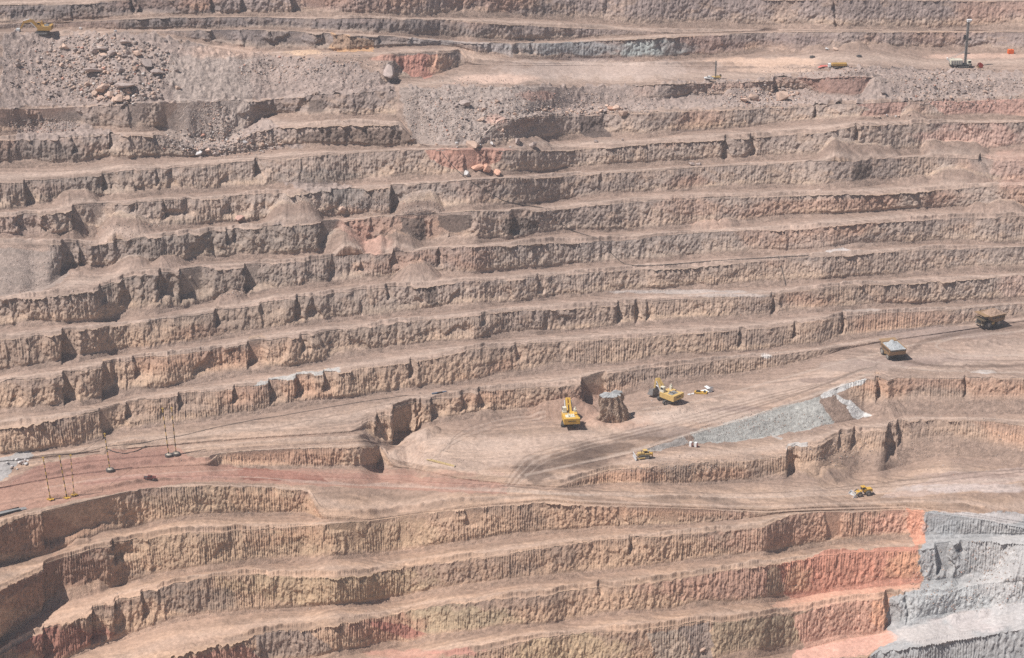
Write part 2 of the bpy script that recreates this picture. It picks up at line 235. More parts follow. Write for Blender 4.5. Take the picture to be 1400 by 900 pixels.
# explicit notches: bench, px start, px end, depth, height where it begins (0 toe .. 1 crest)
NOTCH = [('Vt',496,512,6,.1),('Vt',516,532,6,.05),('Vt',539,575,16,0),('Ct',634,654,7,.0),('Bt',100,158,9,.0),('At',86,110,7,0),('At',108,125,5,0),('At',310,325,3,.4),('Zt',218,242,5,.3),('Zt',247,290,9,.15),('Zt',137,160,4,.5),
 ('Zt',335,372,8,.1),('Yt',405,420,4,.1),('Yt',85,110,6,0),('Xt',88,110,7,0),('Wt',140,175,7,0),('Wt',175,208,5,.3),('Xt',140,172,6,0),('Xt',185,228,4,.3),('Vt',569,578,3,0),
 ('Wt',245,295,4,.4),('Wt',320,345,4,.4),('Xt',340,366,8,.1),('Wt',370,392,6,.2),('Wt',405,432,6,.25),('Wt',443,462,5,.3),('Xt',412,425,4,.4),
 ('Vt',797,828,16,0),('Vt',590,612,5,.1),('Vt',632,650,3,.3),('Ct',35,56,6,0),('Ct',140,160,4,.2),('Ct',348,370,6,.35),('Dt',100,112,3,.4),('Bt',225,270,4,.3),
 ('Bt',535,556,7,0),('At',438,462,6,.1),('Zt',492,512,3,.3),('Zt',535,560,4,.4),('At',455,470,4,0),('B0t',60,170,4,.1),('B1t',60,146,6,0),('B1t',155,200,5,.5),
 ('B2t',125,150,5,.1),('B2t',60,80,4,.2),('B2t',158,175,4,.2),('B2t',195,215,3,.3),('B1t',452,490,4,.75),('B1t',560,585,3,.6),('B1t',636,662,4,.45),('B1t',600,620,3,.7),
 ('STt',1078,1093,7,0),('STt',1212,1226,7,.1),('STt',1228,1244,6,.35),('STt',1165,1175,4,.5),('STt',1148,1156,3,.5),('Ut',1198,1213,6,.25),('Ut',1320,1328,3,.3),('B2t',1130,1150,5,.1),
 ('B3t',1281,1302,8,.2),('B3t',1312,1322,4,.6),('B4t',1212,1230,6,.0),('Jt',395,420,6,.2),('Jt',440,455,4,.2),('Gt',188,212,6,.1),('Jt',290,330,5,.2),('Jt',518,560,5,.35),('Jt',565,575,5,.4),('Jt',600,622,4,.2),
 ('Dt',150,165,4,.4),('Et',60,72,3,.3),('Dt',1112,1118,4,.1),('Ct',1170,1177,5,.1),('Et',760,772,4,0),('Bt',1340,1358,6,.4),('Xt',845,856,4,.1),('Xt',868,880,4,.05),('Xt',884,893,3,.1),('Wt',1010,1020,3,.1),
 ('Wt',1085,1092,4,.3),('Wt',1150,1156,4,.2),('Xt',1056,1064,4,0),('Yt',735,747,3,.2),('B4t',1238,1244,2,0),('B3t',820,827,3,.6),('Bt',822,826,2,.5),('Yt',530,545,3,.5),('B0t',95,102,3,.7),('Yt',295,330,5,.4),('Wt',560,570,4,.4),
 ('Wt',705,720,3,.4),('Xt',660,668,3,.5),('Ct',990,1003,4,0),('Ct',1026,1034,4,.1),('Et',1060,1100,6,0),('Zt',600,607,4,.3),('At',590,600,4,.2),('At',615,650,3,.1),('At',700,725,4,.1),('Jt',705,712,3,.2),('Jt',725,735,3,.2),
 ('Gt',180,190,4,.1),('Ct',215,222,3,.3),('Vt',655,668,3,.3),('Gt',1140,1144,3,0),('B1t',845,856,3,.1),('B1t',1015,1022,3,0),('B2t',860,880,3,.5),('Gt',290,300,4,.1),('Gt',330,345,4,.1),('Gt',400,470,4,.1)]
crestD = {}; toeD = {}
for fi, nm in enumerate([n for n in names if n.endswith('t')]):
    kt = names.index(nm); kf = kt+1
    rT = np.where((BAND == kt) | (BAND == kf))[0]; r0, r1 = rT[0], rT[-1]+2      # include crest row
    sl_ = slice(r0, r1)
    zt, zc = Z[kt], Z[kf+1]; H = np.maximum(zc-zt, .05)
    t = ((ZZ[sl_]-zt)/H).astype(np.float32).clip(0, 1); u = U[sl_]; z = (ZZ[sl_]-zt).astype(np.float32)
    wgt = np.clip((thick[kt]+thick[kf])/16, 0, 1)[None, :].astype(np.float32)
    tau = ((Z[kf]-zt)/H)[None, :].astype(np.float32)
    up = sstep(tau*.5, tau+.18, t)                     # 1 on the rock, 0 at the foot
    s = fi*11
    upper = nm[0] in 'ABCDEFGHJKXYZ' and nm not in ('B5t','B4t','B3t','B2t','B1t','B0t')
    lower = not upper
    px_ = PX[sl_]; ro = (.42+.58*sstep(860, 380, px_))*(.75+.5*fbm(u/60, z*0+fi*3, 2, s+44))
    D = (fbm(u/70, u*0+fi*5.1, 2, s)-.5)*6*(.45+.55*t)
    n1 = fbm(u/19+.3*vn(u/5, z/4, s+1), z/30+fi*7.7, 3, s+2)
    D = D-sstep(.55, .64, n1)*(1.2 if lower else 2.6)*sstep(.0, .45, t)*ro
    # buttresses: steps that face right
    for (cw, am, ss) in ((13., 1.5, 3), (5.1, .5, 4)):
        uu = u/cw+.25*vn(u/cw*.7, z/9, s+ss)+.12*(vn(u/3, z/3, s+ss+20)-.5); ci = np.floor(uu); f = uu-ci
        a = vn(ci*1.0+.5, ci*0+fi*3.1+.5, s+ss); b = vn(ci+1.5, ci*0+fi*3.1+.5, s+ss)
        g = f**1.6
        D = D+((a*(1-g)+b*g)-.5-.55*(1-f)*sstep(.45,.6,a)+.3)*am*(1.0 if upper else .6)*ro*sstep(0, .25, t)
    # vertical ribs left by the shovel teeth
    rm = sstep(.4, .58, fbm(u/26, z/14+fi*2.2, 2, s+6))*(.5 if upper and nm[0] in 'GHJFED' else (.8 if upper else 1.))
    uw = u+(fbm(u/9, z/11, 2, s+7)-.5)*2.4
    D = D+(.5-np.abs(np.sin(uw*math.pi/1.45)))*(.55 if lower else .42)*rm+(vn(uw/1.05, z/9, s+8)-.5)*.55*rm
    # broken rock
    bm = (1.0-.72*rm) if lower else (1.1-.6*rm)
    q1 = fbm(u/3.6, z/8, 3, s+9); q2 = fbm(u/1.5, z/2.2, 3, s+12)
    D = D+(np.abs(q1-.5)*-1.25+.2)*bm*(1.1 if upper else .5)*ro+(q2-.5)*1.5*bm+(vn(u/2.4, z/14, s+15)-.5)*.85*bm*(.6+.8*ro)+(fbm(u/.9, z/1.3, 2, s+19)-.5)*(.95 if lower else 1.1)
    # ragged crest
    cr = sstep(.72, 1, t)
    D = D-cr*(fbm(u/3.1, z/6, 3, s+17)*2.2-.3)*(.5+.5*ro)
    D = D*(up*.92+.08)
    for (b_, p0, p1, dp, tm) in NOTCH:
        if b_ != nm: continue
        uu0 = float(np.interp(p0, pxc, PHI))*1100; uu1 = float(np.interp(p1, pxc, PHI))*1100
        # correct the azimuth for the row
        pxn = PX[sl_]+(fbm(z/3.5, u/6+p0, 3, s)-.5)*9
        f = (pxn-p0)/(p1-p0)
        pr = sstep(-1.6/(p1-p0), .0, f)*np.clip(1-f, 0, 1)**.65*(f < 1)
        tb = sstep(tm, tm+.18, t+.1*(vn(u/2, u*0, s+33)-.5)) if tm > 0 else sstep(-.02, .1, t)
        D = D-dp*pr*tb
    soft_ = sstep(40, 54, ANG[nm])[None, :].astype(np.float32) if nm in ANG else 1.
    D = D*wgt*soft_
    # limit by the terrace above
    if kf+2 < NL: wd = np.maximum(R[kf+2]-R[kf+1], .1)*.46
    else: wd = np.full(NC, 5.)
    lim = (wd[None, :]*1+0*D); D = np.maximum(D, -np.maximum(lim, .3))
    D = np.minimum(D, 3.2)
    DISP[sl_] = D; FM[sl_] = up*wgt*soft_
    # talus surface roughness
    ZD[sl_] += (1-up)*wgt*((fbm(u/4, z/2+RR[sl_].astype(np.float32)/4, 3, s+5)-.5)*1.1)
    crestD[kf+1] = D[-1].copy(); toeD[kt] = D[0].copy()
log('faces', time.time()-T0)
# ---- terraces
for k in range(NL-1):
    nm = names[k]
    if nm.endswith('t') or nm.endswith('tk'): continue
    rws = np.where(BAND == k)[0]
    s_ = slice(rws[0], rws[-1]+1); t = TT[s_][:, None]
    if k in crestD: DISP[s_] += crestD[k][None, :]*(1-t)**2
    if k+1 in toeD: DISP[s_] += toeD[k+1][None, :]*t**2
    wdt = (R[k+1]-R[k])[None, :]; d = wdt*t
    x = BX[s_].astype(np.float32); y = BY[s_].astype(np.float32)
    amp = np.clip(wdt/8, 0, 1)
    z = (fbm(x/9, y/9, 3, 90+k)-.5)*.9+(fbm(x/1.8, y/1.8, 2, 95+k)-.5)*.35
    FM[s_] = np.maximum(FM[s_], np.clip(1-thick[k]/3., 0, 1)[None, :]*np.minimum(1, thick[max(k-1, 0)]/6)[None, :])
    # windrow by the edge
    wr = sstep(.45, .6, fbm(x/40, y*0+k, 2, 130+k))
    z = z+np.exp(-((d-3.2-vn(x/6, x*0, k))/1.1)**2)*(.35+.65*wr)*(1.2+1.2*vn(x/2.3, y/2, 131+k))*np.clip((wdt-6)/4, 0, 1)
    ZD[s_] += (z*amp*np.minimum(1, t*6)*np.minimum(1, (1-t)*6)).astype(np.float32)
RR2 = RR-DISP; ZZ2 = ZZ+ZD
XX = RR2*np.sin(PH); YY = RR2*np.cos(PH); WZ = ZZ2+CAMZ

# ---- locating a point of the ground in a given direction
def hit(px, py):
    ph, td = ray(px, py); ph = float(ph); td = float(td)
    c = float(np.interp(ph, PHI, np.arange(NC))); c0 = int(c); c0 = min(c0, NC-2); f = c-c0
    r = RR2[:, c0]*(1-f)+RR2[:, c0+1]*f; z = (WZ[:, c0]-CAMZ)*(1-f)+(WZ[:, c0+1]-CAMZ)*f
    g = z+r*td                                            # >0 when the ground is above the ray
    i = np.argmax(g > 0)
    if i == 0: i = 1
    g0, g1 = g[i-1], g[i]; q = -g0/(g1-g0) if g1 != g0 else 0
    rr = r[i-1]+(r[i]-r[i-1])*q; zz = z[i-1]+(z[i]-z[i-1])*q
    return Vector((rr*math.sin(ph), rr*math.cos(ph), zz+CAMZ))
# ---- dumped material: cones and ridges of loose rock lying against the faces
DM = np.zeros(RR.shape, dtype=np.float32); DK = np.zeros(RR.shape, dtype=np.int8)
# px0,py0 .. px1,py1 ridge, lift, kind (0 tan,1 grey,2 pink,3 white), angle
DUMPS = [(1195,106,1235,108,1.,0,34),(1240,112,1330,112,.5,0,34),
 (1226,130,1245,150,2,1,34),(65,172,95,170,1.5,1,34),
 (100,285,120,300,-3,0,30),(165,284,185,290,0,0,35),(95,262,115,260,1.5,0,33),(180,352,188,352,2.5,0,34),(222,352,236,352,2,0,34),(305,404,320,400,2.2,0,34),
 (90,367,104,374,2,0,33),(560,265,590,262,1.5,1,34),(395,262,410,262,2.5,1,33),(565,358,575,357,1,0,34),(540,305,552,302,-1,1,35),(455,312,470,305,-1,2,36),(500,330,520,322,0,2,35),
 (955,308,975,304,2.2,0,33),(1155,198,1215,200,1.5,0,33),(1290,228,1340,225,2,0,33),(1235,245,1260,243,1.6,0,33),(1365,275,1385,275,3,0,34),(1270,192,1330,196,2,0,32),(1140,190,1170,192,2,0,33),
 (1190,62,1210,62,2,0,33),(1158,62,1172,60,2.4,0,34),(1110,64,1120,64,2,0,33),
 (148,612,160,608,1.2,0,34),(106,742,118,740,3.,2,33),(268,713,272,713,1.5,0,34),(812,578,818,580,3.,0,32),(748,556,772,552,5,0,34),(785,548,800,558,3,0,34),(845,585,860,582,2,0,30),(930,560,975,548,2.4,0,28),(583,594,590,590,4.5,0,34),(535,620,548,616,2.6,0,33),(660,566,668,565,3,0,34),(605,604,612,603,0,0,34),
 (1212,545,1222,545,0,0,34),(1125,640,1140,636,1,0,34),(1095,645,1102,645,2,0,34),(1320,470,1400,466,3,0,22),(1305,845,1400,826,3,3,33),(1395,750,1400,752,5,3,36),(1248,792,1300,786,-1,0,33),(990,300,1000,300,1,0,34),
 (1335,275,1340,276,.5,0,34),(700,192,730,190,1.6,1,34),(1000,122,1050,126,1.5,1,32),(640,600,650,600,0,0,34)]
def row_of(px, py):
    ph, td = ray(px, py); c = int(np.interp(float(ph), PHI, np.arange(NC)))
    g = (WZ[:, c]-CAMZ)+RR2[:, c]*float(td); i = int(np.argmax(g > 0)); return i, c
face_rows = [(np.where(BAND == names.index(n))[0][0], np.where(BAND == names.index(n+'k'))[0][-1]+1, n) for n in names if n.endswith('t')]
for dd in DUMPS:
    dd = dd[:4]+(dd[4]*.6,)+dd[5:]
    (a, b, c, d, lift, kind, ang) = dd[:7]; span = dd[7] if len(dd) > 7 else 1
    p = hit(a, b); q = hit(c, d); ri, _ = row_of(a, b)
    # the face this material leans on: the one whose crest is nearest to the ridge
    cand = min(range(len(face_rows)), key=lambda j: min(abs(face_rows[j][1]-ri), 0 if face_rows[j][0] <= ri <= face_rows[j][1] else 9999))
    lowj = cand-span+1
    rlo = face_rows[lowj-1][1]+1 if lowj > 0 else 0
    rhi = min(NR, face_rows[cand][1]+ (face_rows[cand+1][0]-face_rows[cand][1] if cand+1 < len(face_rows) else 0))
    ux, uy = q.x-p.x, q.y-p.y; l2 = max(ux*ux+uy*uy, 1e-6)
    rmax = 34*span
    c0, c1 = np.searchsorted(PHI, [math.atan2(p.x, p.y)-rmax/900., math.atan2(q.x, q.y)+rmax/900.])
    W = (slice(rlo, rhi), slice(c0, c1))
    sx, sy, sz = XX[W], YY[W], WZ[W]
    tt = np.clip(((sx-p.x)*ux+(sy-p.y)*uy)/l2, 0, 1)
    dx, dy = sx-(p.x+tt*ux), sy-(p.y+tt*uy)
    dist = np.hypot(dx, dy); az = np.arctan2(dx, -dy)
    zt = p.z+(q.z-p.z)*tt+lift
    n = (vn(az*7, dist*.03+a, 200)-.5)*1.1*np.minimum(1, dist/9)+(vn(az*17+tt*9, dist*.08, 201)-.5)*.35*np.minimum(1, dist/9)+(fbm(sx/2.2, sy/2.2, 3, 202)-.5)*.9+(fbm(sx/9, sy/9, 2, 204)-.5)*1.6
    slope = np.tan(rad(ang))
    if lift < 6:      # steepen a little where there is no room on the terrace
        wroom = np.maximum(R[names.index(face_rows[cand][2])]-R[names.index(face_rows[lowj-1][2])+2], 2)[None, c0:c1] if lowj > 0 else 30
        Hh = (Z[names.index(face_rows[cand][2])+2]-Z[names.index(face_rows[lowj][2])])[None, c0:c1]
        run = (R[names.index(face_rows[cand][2])+2]-R[names.index(face_rows[lowj][2])])[None, c0:c1]
        slope = np.maximum(slope, (Hh+lift)/np.maximum(run+wroom*.8, 4.)*1.0)
    zc = zt-slope*(np.sqrt(dist*dist+5.)-2.2)+n+(fbm(tt*l2**.5/7, tt*0+a, 2, 203)-.5)*1.5
    fade = np.minimum(1, np.arange(sz.shape[0])[:, None]/3.)
    m = (zc > sz) & (dist < rmax)
    WZ[W] = np.where(m, sz+(zc-sz)*fade, sz)
    DM[W] = np.maximum(DM[W], np.clip((zc-sz)/1.0, 0, 1)*(dist < rmax))
    sub = DK[W]; sub[(zc-sz) > .2] = kind
ZZ2 = WZ-CAMZ
# rubble slopes: lumpy ground
ru = np.zeros(RR.shape, dtype=np.float32)
def poly(pts, X=None, Y=None, soft=0):
    X = PX if X is None else X; Y = PY if Y is None else Y
    pts = np.array(pts, float); x0, y0 = pts.min(0)-4; x1, y1 = pts.max(0)+4
    out = np.zeros(X.shape, bool)
    m = (X > x0) & (X < x1) & (Y > y0) & (Y < y1); xs, ys = X[m], Y[m]; r = np.zeros(xs.shape, bool)
    for (ax, ay), (bx, by) in zip(pts, np.roll(pts, -1, 0)):
        c = ((ay > ys) != (by > ys)) & (xs < (bx-ax)*(ys-ay)/(by-ay+1e-9)+ax); r ^= c
    out[m] = r; return out
RUB = [[(0,48),(210,46),(300,70),(480,85),(540,112),(540,128),(240,142),(0,150)],[(560,120),(850,118),(1050,108),(1180,92),(1290,95),(1400,98),(1400,134),(1160,142),(860,152),(700,165),(690,195),(600,195)],[(250,150),(340,150),(420,200),(250,215)],
       [(30,160),(100,165),(180,190),(20,195)],[(340,230),(480,255),(540,290),(430,270)]]
wx = PX+(fbm(PX/9, PY/9, 3, 301)-.5)*22; wy = PY+(fbm(PX/9, PY/9, 3, 302)-.5)*14
for pg in RUB: ru = np.maximum(ru, poly(pg, wx, wy).astype(np.float32))
fxx, fyy = XX.astype(np.float32), YY.astype(np.float32)
lump = (fbm(fxx/6, fyy/6, 4, 310, .6)-.45)*3.2+np.maximum(0, vn(fxx/2.6, fyy/2.6, 311)-.62)*3.8+np.maximum(0, vn(fxx/1.3, fyy/1.3, 312)-.65)*2.
WZ = WZ+lump*ru*(1-.85*FM*(1-DM))*(1-.55*DM)
ZZ2 = WZ-CAMZ
log('dumps', time.time()-T0)

# ------------------------------------------------------------------ rock and soil colours (linear albedo)
C = {}
n_a = fbm(U/45, WZ/18, 4, 400); n_b = fbm(U/8, WZ/4, 4, 410); n_c = fbm(U/160, WZ/60, 3, 420)
fy = np.clip(PY/900, -.05, 1.3)
grey = lin(170,151,138); tan = lin(184,156,134); lilac = lin(156,139,132)
def mix(a, b, m): return a*(1-m[..., None])+b*m[..., None]
faceC = mix(np.broadcast_to(lilac, RR.shape+(3,)), grey, sstep(.02, .22, fy+(n_c-.5)*.2))
faceC = mix(faceC, tan, sstep(.38, .62, fy+(n_c-.5)*.35))
faceC = mix(faceC, lin(126,112,106), sstep(.5, .66, n_a)*.45)
faceC = mix(faceC, lin(192,162,138), sstep(.52, .7, n_b)*.35)
faceC = mix(faceC, lin(186,136,108), sstep(.6, .72, fbm(U/60+9, WZ/25, 3, 430))*.35)
HT = np.zeros(RR.shape, dtype=np.float32)
for nm in names:
    if nm.endswith('t'):
        kt = names.index(nm); rT = np.where((BAND == kt) | (BAND == kt+1))[0]; HT[rT] = ((ZZ[rT]-Z[kt])/np.maximum(Z[kt+2]-Z[kt], .5)).clip(0, 1)
faceC = mix(faceC, lin(196,168,142), sstep(.5, .1, HT+(n_a-.5)*.5)*.45)
faceC = mix(faceC, lin(120,104,98), sstep(.72, .95, HT+(n_b-.5)*.35)*.35)  # top of each face darkened: shade below the crest painted into the rock colour
flatC = mix(np.broadcast_to(lin(172,150,136), RR.shape+(3,)), lin(183,157,137), sstep(.45, .8, fy))
flatC = mix(flatC, lin(148,130,119), sstep(.4, .65, fbm(fxx/14, fyy/9, 3, 440))*.45)
stk = fbm(U/38, (RR.astype(np.float32)+(fbm(U/60, U*0, 2, 461)-.5)*14)/1.5, 3, 460)
flatC = flatC*(1+np.clip((stk-.5)*1.0, -.22, .22))[..., None]
# wheel-worn lane along the terraces, dustier debris by the foot of the face
lane = np.zeros(RR.shape, dtype=np.float32); foot = np.zeros(RR.shape, dtype=np.float32)
for k in range(NL-1):
    if names[k].endswith('t') or names[k].endswith('tk'): continue
    rws = np.where(BAND == k)[0]; s_ = slice(rws[0], rws[-1]+1); t = TT[s_][:, None]
    d = (R[k+1]-R[k])[None, :]*t; wob = (fbm(U[s_]/30, U[s_]*0+k, 2, 450)-.5)*.3
    lane[s_] = np.exp(-((t+wob-.42)/.17)**2)
    foot[s_] = sstep(.55, .95, t+wob)
flatC = mix(flatC, lin(200,179,164), lane*.5)
flatC = mix(flatC, lin(152,130,117), foot*.6)
tm_ = np.zeros(RR.shape, dtype=np.float32); tm_[rowtal] = 1
flatC = mix(flatC, lin(158,136,122), tm_*.7)
flatC *= np.array([.88, .86, .85], dtype=np.float32)
alb = mix(flatC, faceC, np.clip(FM*1.3-.1, 0, 1))
dcol = np.array([lin(170,146,127), lin(156,142,134), lin(178,146,126), lin(196,190,187)], dtype=np.float32)[DK]
dcol = dcol*(0.85+.3*n_b[..., None])
alb = mix(alb, dcol, DM*.9)
alb = mix(alb, lin(160,145,138), ru*.6*(1-.6*FM))
wx = PX+(fbm(PX/22, PY/9, 4, 501, .6)-.5)*15; wy = PY+(fbm(PX/14, PY/6, 4, 502, .6)-.5)*6
face1 = np.clip(FM*1.4-.2, 0, 1)
face1_ = np.clip(FM*1.4-.2, 0, 1)[..., None]
_pyr0 = PY[:, 60:-60:40].min(1); _pyr1 = PY[:, 60:-60:40].max(1)
def window(x0, x1, y0, y1):
    c0, c1 = np.searchsorted(pxc, [x0-60, x1+60])
    rr_ = np.where((PY[:, c0:c1:12].max(1) > y0-6) & (PY[:, c0:c1:12].min(1) < y1+6))[0]
    if len(rr_) == 0 or c1 <= c0: return None
    return slice(rr_[0], rr_[-1]+1), slice(c0, c1)
def tone(col):
    c_ = lin(*col); g_ = c_.mean(); return (c_*.72+g_*.28)*np.array([1.02,.99,.96])
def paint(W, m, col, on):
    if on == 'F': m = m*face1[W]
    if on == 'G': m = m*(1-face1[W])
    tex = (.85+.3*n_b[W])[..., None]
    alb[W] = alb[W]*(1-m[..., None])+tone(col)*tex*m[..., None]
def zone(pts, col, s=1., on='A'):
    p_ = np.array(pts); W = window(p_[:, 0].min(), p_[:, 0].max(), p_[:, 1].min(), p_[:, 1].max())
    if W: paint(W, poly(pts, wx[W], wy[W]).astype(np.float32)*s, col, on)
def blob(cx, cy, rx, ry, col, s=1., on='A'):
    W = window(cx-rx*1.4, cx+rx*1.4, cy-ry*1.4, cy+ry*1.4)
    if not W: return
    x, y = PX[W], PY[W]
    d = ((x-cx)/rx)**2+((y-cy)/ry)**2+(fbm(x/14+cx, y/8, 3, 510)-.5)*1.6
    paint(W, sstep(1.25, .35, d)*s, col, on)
warm_ = sstep(.60, .85, fy+(n_c-.5)*.25)[..., None]*.38
alb = alb*(1-warm_)+alb*np.array([1.10,.97,.84], dtype=np.float32)*warm_
flat_sp = ((fbm(fxx/1.6, fyy/1.6, 3, 470)-.5)*.34)[..., None]*(1-face1_)+1
alb = alb*flat_sp
zone([(215,75),(340,78),(345,150),(328,196),(240,196),(222,176),(243,145)],(176,158,146),.6)
zone([(548,122),(740,118),(730,160),(690,165),(660,198),(570,198),(552,165)],(172,154,143),.7)
zone([(-80,334),(80,345),(95,375),(60,400),(-80,412)],(166,149,138),.6)
# lower right: red, orange and blue-grey rock
blob(1130,740,150,60,(205,150,120),.45,'F'); blob(1240,720,60,30,(226,160,130),.6,'F'); blob(1000,800,120,30,(190,135,112),.5,'F')
zone([(1240,695),(1262,698),(1266,742),(1250,745),(1242,735)],(226,150,112),.9)
zone([(1066,772),(1130,756),(1252,748),(1260,803),(1150,815),(1080,826)],(204,128,98),.8)
blob(1235,775,28,30,(222,160,112),.6,'F'); blob(1090,795,22,25,(215,165,120),.6,'F')
zone([(1050,828),(1080,818),(1150,808),(1260,797),(1262,806),(1190,820),(1090,838)],(214,160,128),.7)
zone([(1083,845),(1130,828),(1215,818),(1226,862),(1106,890),(1090,868)],(206,150,122),.85)
blob(1205,838,18,22,(228,160,110),.6)
zone([(1092,890),(1226,860),(1235,872),(1190,895),(1070,912)],(220,160,136),.85)
zone([(1265,700),(1405,703),(1500,710),(1500,940),(1150,940),(1190,897),(1230,872),(1212,862),(1218,822),(1262,804),(1254,752),(1265,742)],(158,161,163),.93)
blob(1300,830,80,30,(192,196,196),.5); blob(1380,780,60,60,(192,188,185),.5); blob(1290,720,30,14,(150,156,160),.5)
blob(1330,850,60,14,(190,180,177),.9); blob(1270,866,60,14,(188,180,176),.9); blob(1385,845,40,20,(188,183,181),.8)
zone([(1285,700),(1320,700),(1400,704),(1400,714),(1380,716),(1330,708)],(190,180,176),.7)
zone([(975,853),(1083,842),(1096,888),(1050,925),(985,925),(970,870)],(166,144,110),.6,'F')
zone([(1050,775),(1064,776),(1078,822),(1050,824)],(168,146,112),.5,'F')
zone([(928,860),(968,853),(978,905),(930,925),(950,895)],(134,122,117),.7)
zone([(885,868),(930,862),(950,900),(900,915)],(160,152,140),.5,'F')
blob(780,890,90,25,(196,166,120),.6,'F'); blob(620,850,90,22,(178,158,118),.55,'F'); blob(530,860,60,18,(190,130,100),.5,'F')
zone([(500,850),(530,850),(600,872),(590,878),(560,876)],(176,106,88),.8,'F'); zone([(350,866),(420,862),(450,880),(460,900),(420,930),(340,930)],(132,118,112),.6,'F')
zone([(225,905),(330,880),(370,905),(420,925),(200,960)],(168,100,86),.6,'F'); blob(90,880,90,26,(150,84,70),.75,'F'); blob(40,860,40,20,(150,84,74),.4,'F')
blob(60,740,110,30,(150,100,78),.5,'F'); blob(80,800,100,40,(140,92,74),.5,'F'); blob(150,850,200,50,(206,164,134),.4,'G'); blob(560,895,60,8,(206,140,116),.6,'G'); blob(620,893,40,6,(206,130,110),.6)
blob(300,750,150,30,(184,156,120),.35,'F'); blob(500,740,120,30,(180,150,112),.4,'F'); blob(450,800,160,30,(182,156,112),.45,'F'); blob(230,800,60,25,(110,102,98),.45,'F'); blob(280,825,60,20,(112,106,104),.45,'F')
blob(320,690,120,30,(190,160,122),.4,'F')
# road and pads
zone([(-80,705),(0,668),(60,634),(130,622),(235,608),(260,625),(330,640),(640,655),(700,664),(690,676),(450,665),(270,658),(100,684),(0,706),(-80,740)],(172,122,100),.75,'G')
zone([(-80,680),(0,660),(60,634),(232,612),(235,632),(140,648),(40,660),(0,672)],(156,110,94),.65,'G')
zone([(322,640),(400,644),(440,652),(452,661),(330,657)],(142,84,66),.8,'G'); zone([(120,655),(200,648),(330,652),(330,656),(200,655),(110,664)],(180,132,114),.7,'G')
blob(420,648,250,7,(176,124,104),.5,'G'); blob(640,665,60,8,(178,134,114),.5,'G')
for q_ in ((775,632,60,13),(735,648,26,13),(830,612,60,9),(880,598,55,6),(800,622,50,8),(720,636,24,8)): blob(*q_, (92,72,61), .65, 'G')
blob(905,590,60,8,(126,106,94),.5,'G'); blob(1010,560,40,5,(124,102,90),.6,'G'); blob(1120,520,26,4,(130,106,92),.7,'G'); blob(1290,455,100,9,(128,106,94),.6,'G'); blob(1230,495,80,7,(120,98,86),.65,'G'); blob(1180,500,60,10,(140,118,104),.5,'G')
blob(905,590,60,8,(156,134,122),.5,'G'); blob(1010,560,40,5,(150,124,112),.6,'G'); blob(1120,520,26,4,(158,132,118),.7,'G'); blob(1290,455,100,9,(160,136,124),.7,'G'); blob(1230,495,80,7,(150,126,114),.75,'G'); blob(1310,490,60,6,(176,150,136),.6,'G'); blob(1180,500,60,10,(172,148,134),.5,'G')
blob(790,545,40,18,(164,122,98),.7); blob(770,560,60,22,(170,132,108),.6); blob(830,575,60,14,(184,144,120),.6)
zone([(1300,645),(1400,640),(1470,640),(1470,662),(1400,656),(1320,672),(1240,680),(1200,680)],(184,160,150),.5,'G'); blob(1330,650,110,4,(160,132,118),.6,'G'); blob(1330,668,110,6,(202,186,180),.6,'G')
blob(1100,640,60,14,(196,158,122),.4); blob(640,620,120,24,(206,178,158),.4,'G'); blob(950,570,120,10,(204,180,162),.4,'G')
# grey dump slope and white powder spills
zone([(943,592),(1000,577),(1050,561),(1117,543),(1138,579),(1075,593),(1050,597),(1000,605),(952,606)],(168,168,162),.97)
zone([(887,613),(900,608),(934,597),(943,607),(900,617),(880,618)],(160,154,148),.9)
zone([(1117,541),(1150,527),(1184,519),(1187,524),(1160,533),(1142,537),(1175,558),(1192,567),(1172,574),(1140,540),(1122,546)],(206,204,200),1)
zone([(350,523),(400,512),(464,502),(464,508),(400,520),(350,530)],(182,179,174),.9,'G')
zone([(-40,640),(0,626),(22,620),(42,618),(42,627),(18,640),(12,652),(0,656),(-40,668)],(160,158,157),.9)
zone([(1072,613),(1085,609),(1105,606),(1105,610),(1090,614),(1076,618)],(180,176,172),.9); zone([(1050,592),(1062,596),(1074,600),(1072,602),(1055,598)],(190,186,182),.7)
zone([(1130,343),(1150,338),(1170,343),(1150,347),(1132,347)],(206,200,198),.8); blob(1345,510,20,3,(196,192,188),.7);  blob(1047,488,8,3,(205,200,195),.8)
blob(1180,425,30,3,(190,180,172),.5); blob(930,399,110,3,(190,180,174),.6); blob(1000,405,60,2.5,(190,180,174),.5)
# upper wall colours
zone([(537,80),(560,77),(600,76),(602,95),(578,108),(560,104),(548,95)],(196,128,106),.85); blob(600,88,20,14,(222,170,132),.6); blob(530,80,25,4,(196,136,112),.7)
zone([(452,44),(480,50),(512,54),(510,70),(470,72),(452,66)],(200,150,96),.85); blob(420,72,30,4,(216,176,136),.7); zone([(560,52),(700,62),(700,78),(640,60),(555,62)],(170,164,164),.5)
blob(900,68,60,14,(166,178,176),.8,'F'); blob(780,66,80,10,(148,156,160),.6,'F'); blob(810,80,50,4,(130,108,102),.7); blob(960,62,60,14,(150,124,118),.6,'F')
blob(1100,60,60,14,(134,112,108),.6,'F'); blob(150,25,160,30,(104,98,98),.55,'F'); blob(450,45,240,25,(112,104,104),.5,'F')
blob(1050,85,90,7,(226,184,152),.6,'G'); blob(1050,96,60,4,(224,186,158),.5,'G'); blob(1340,77,90,4,(218,176,152),.6,'G'); blob(680,108,60,7,(224,184,160),.7,'G'); blob(820,95,150,14,(206,182,168),.5,'G')
blob(650,75,50,12,(214,178,152),.5,'G'); blob(310,72,70,10,(214,174,148),.5)
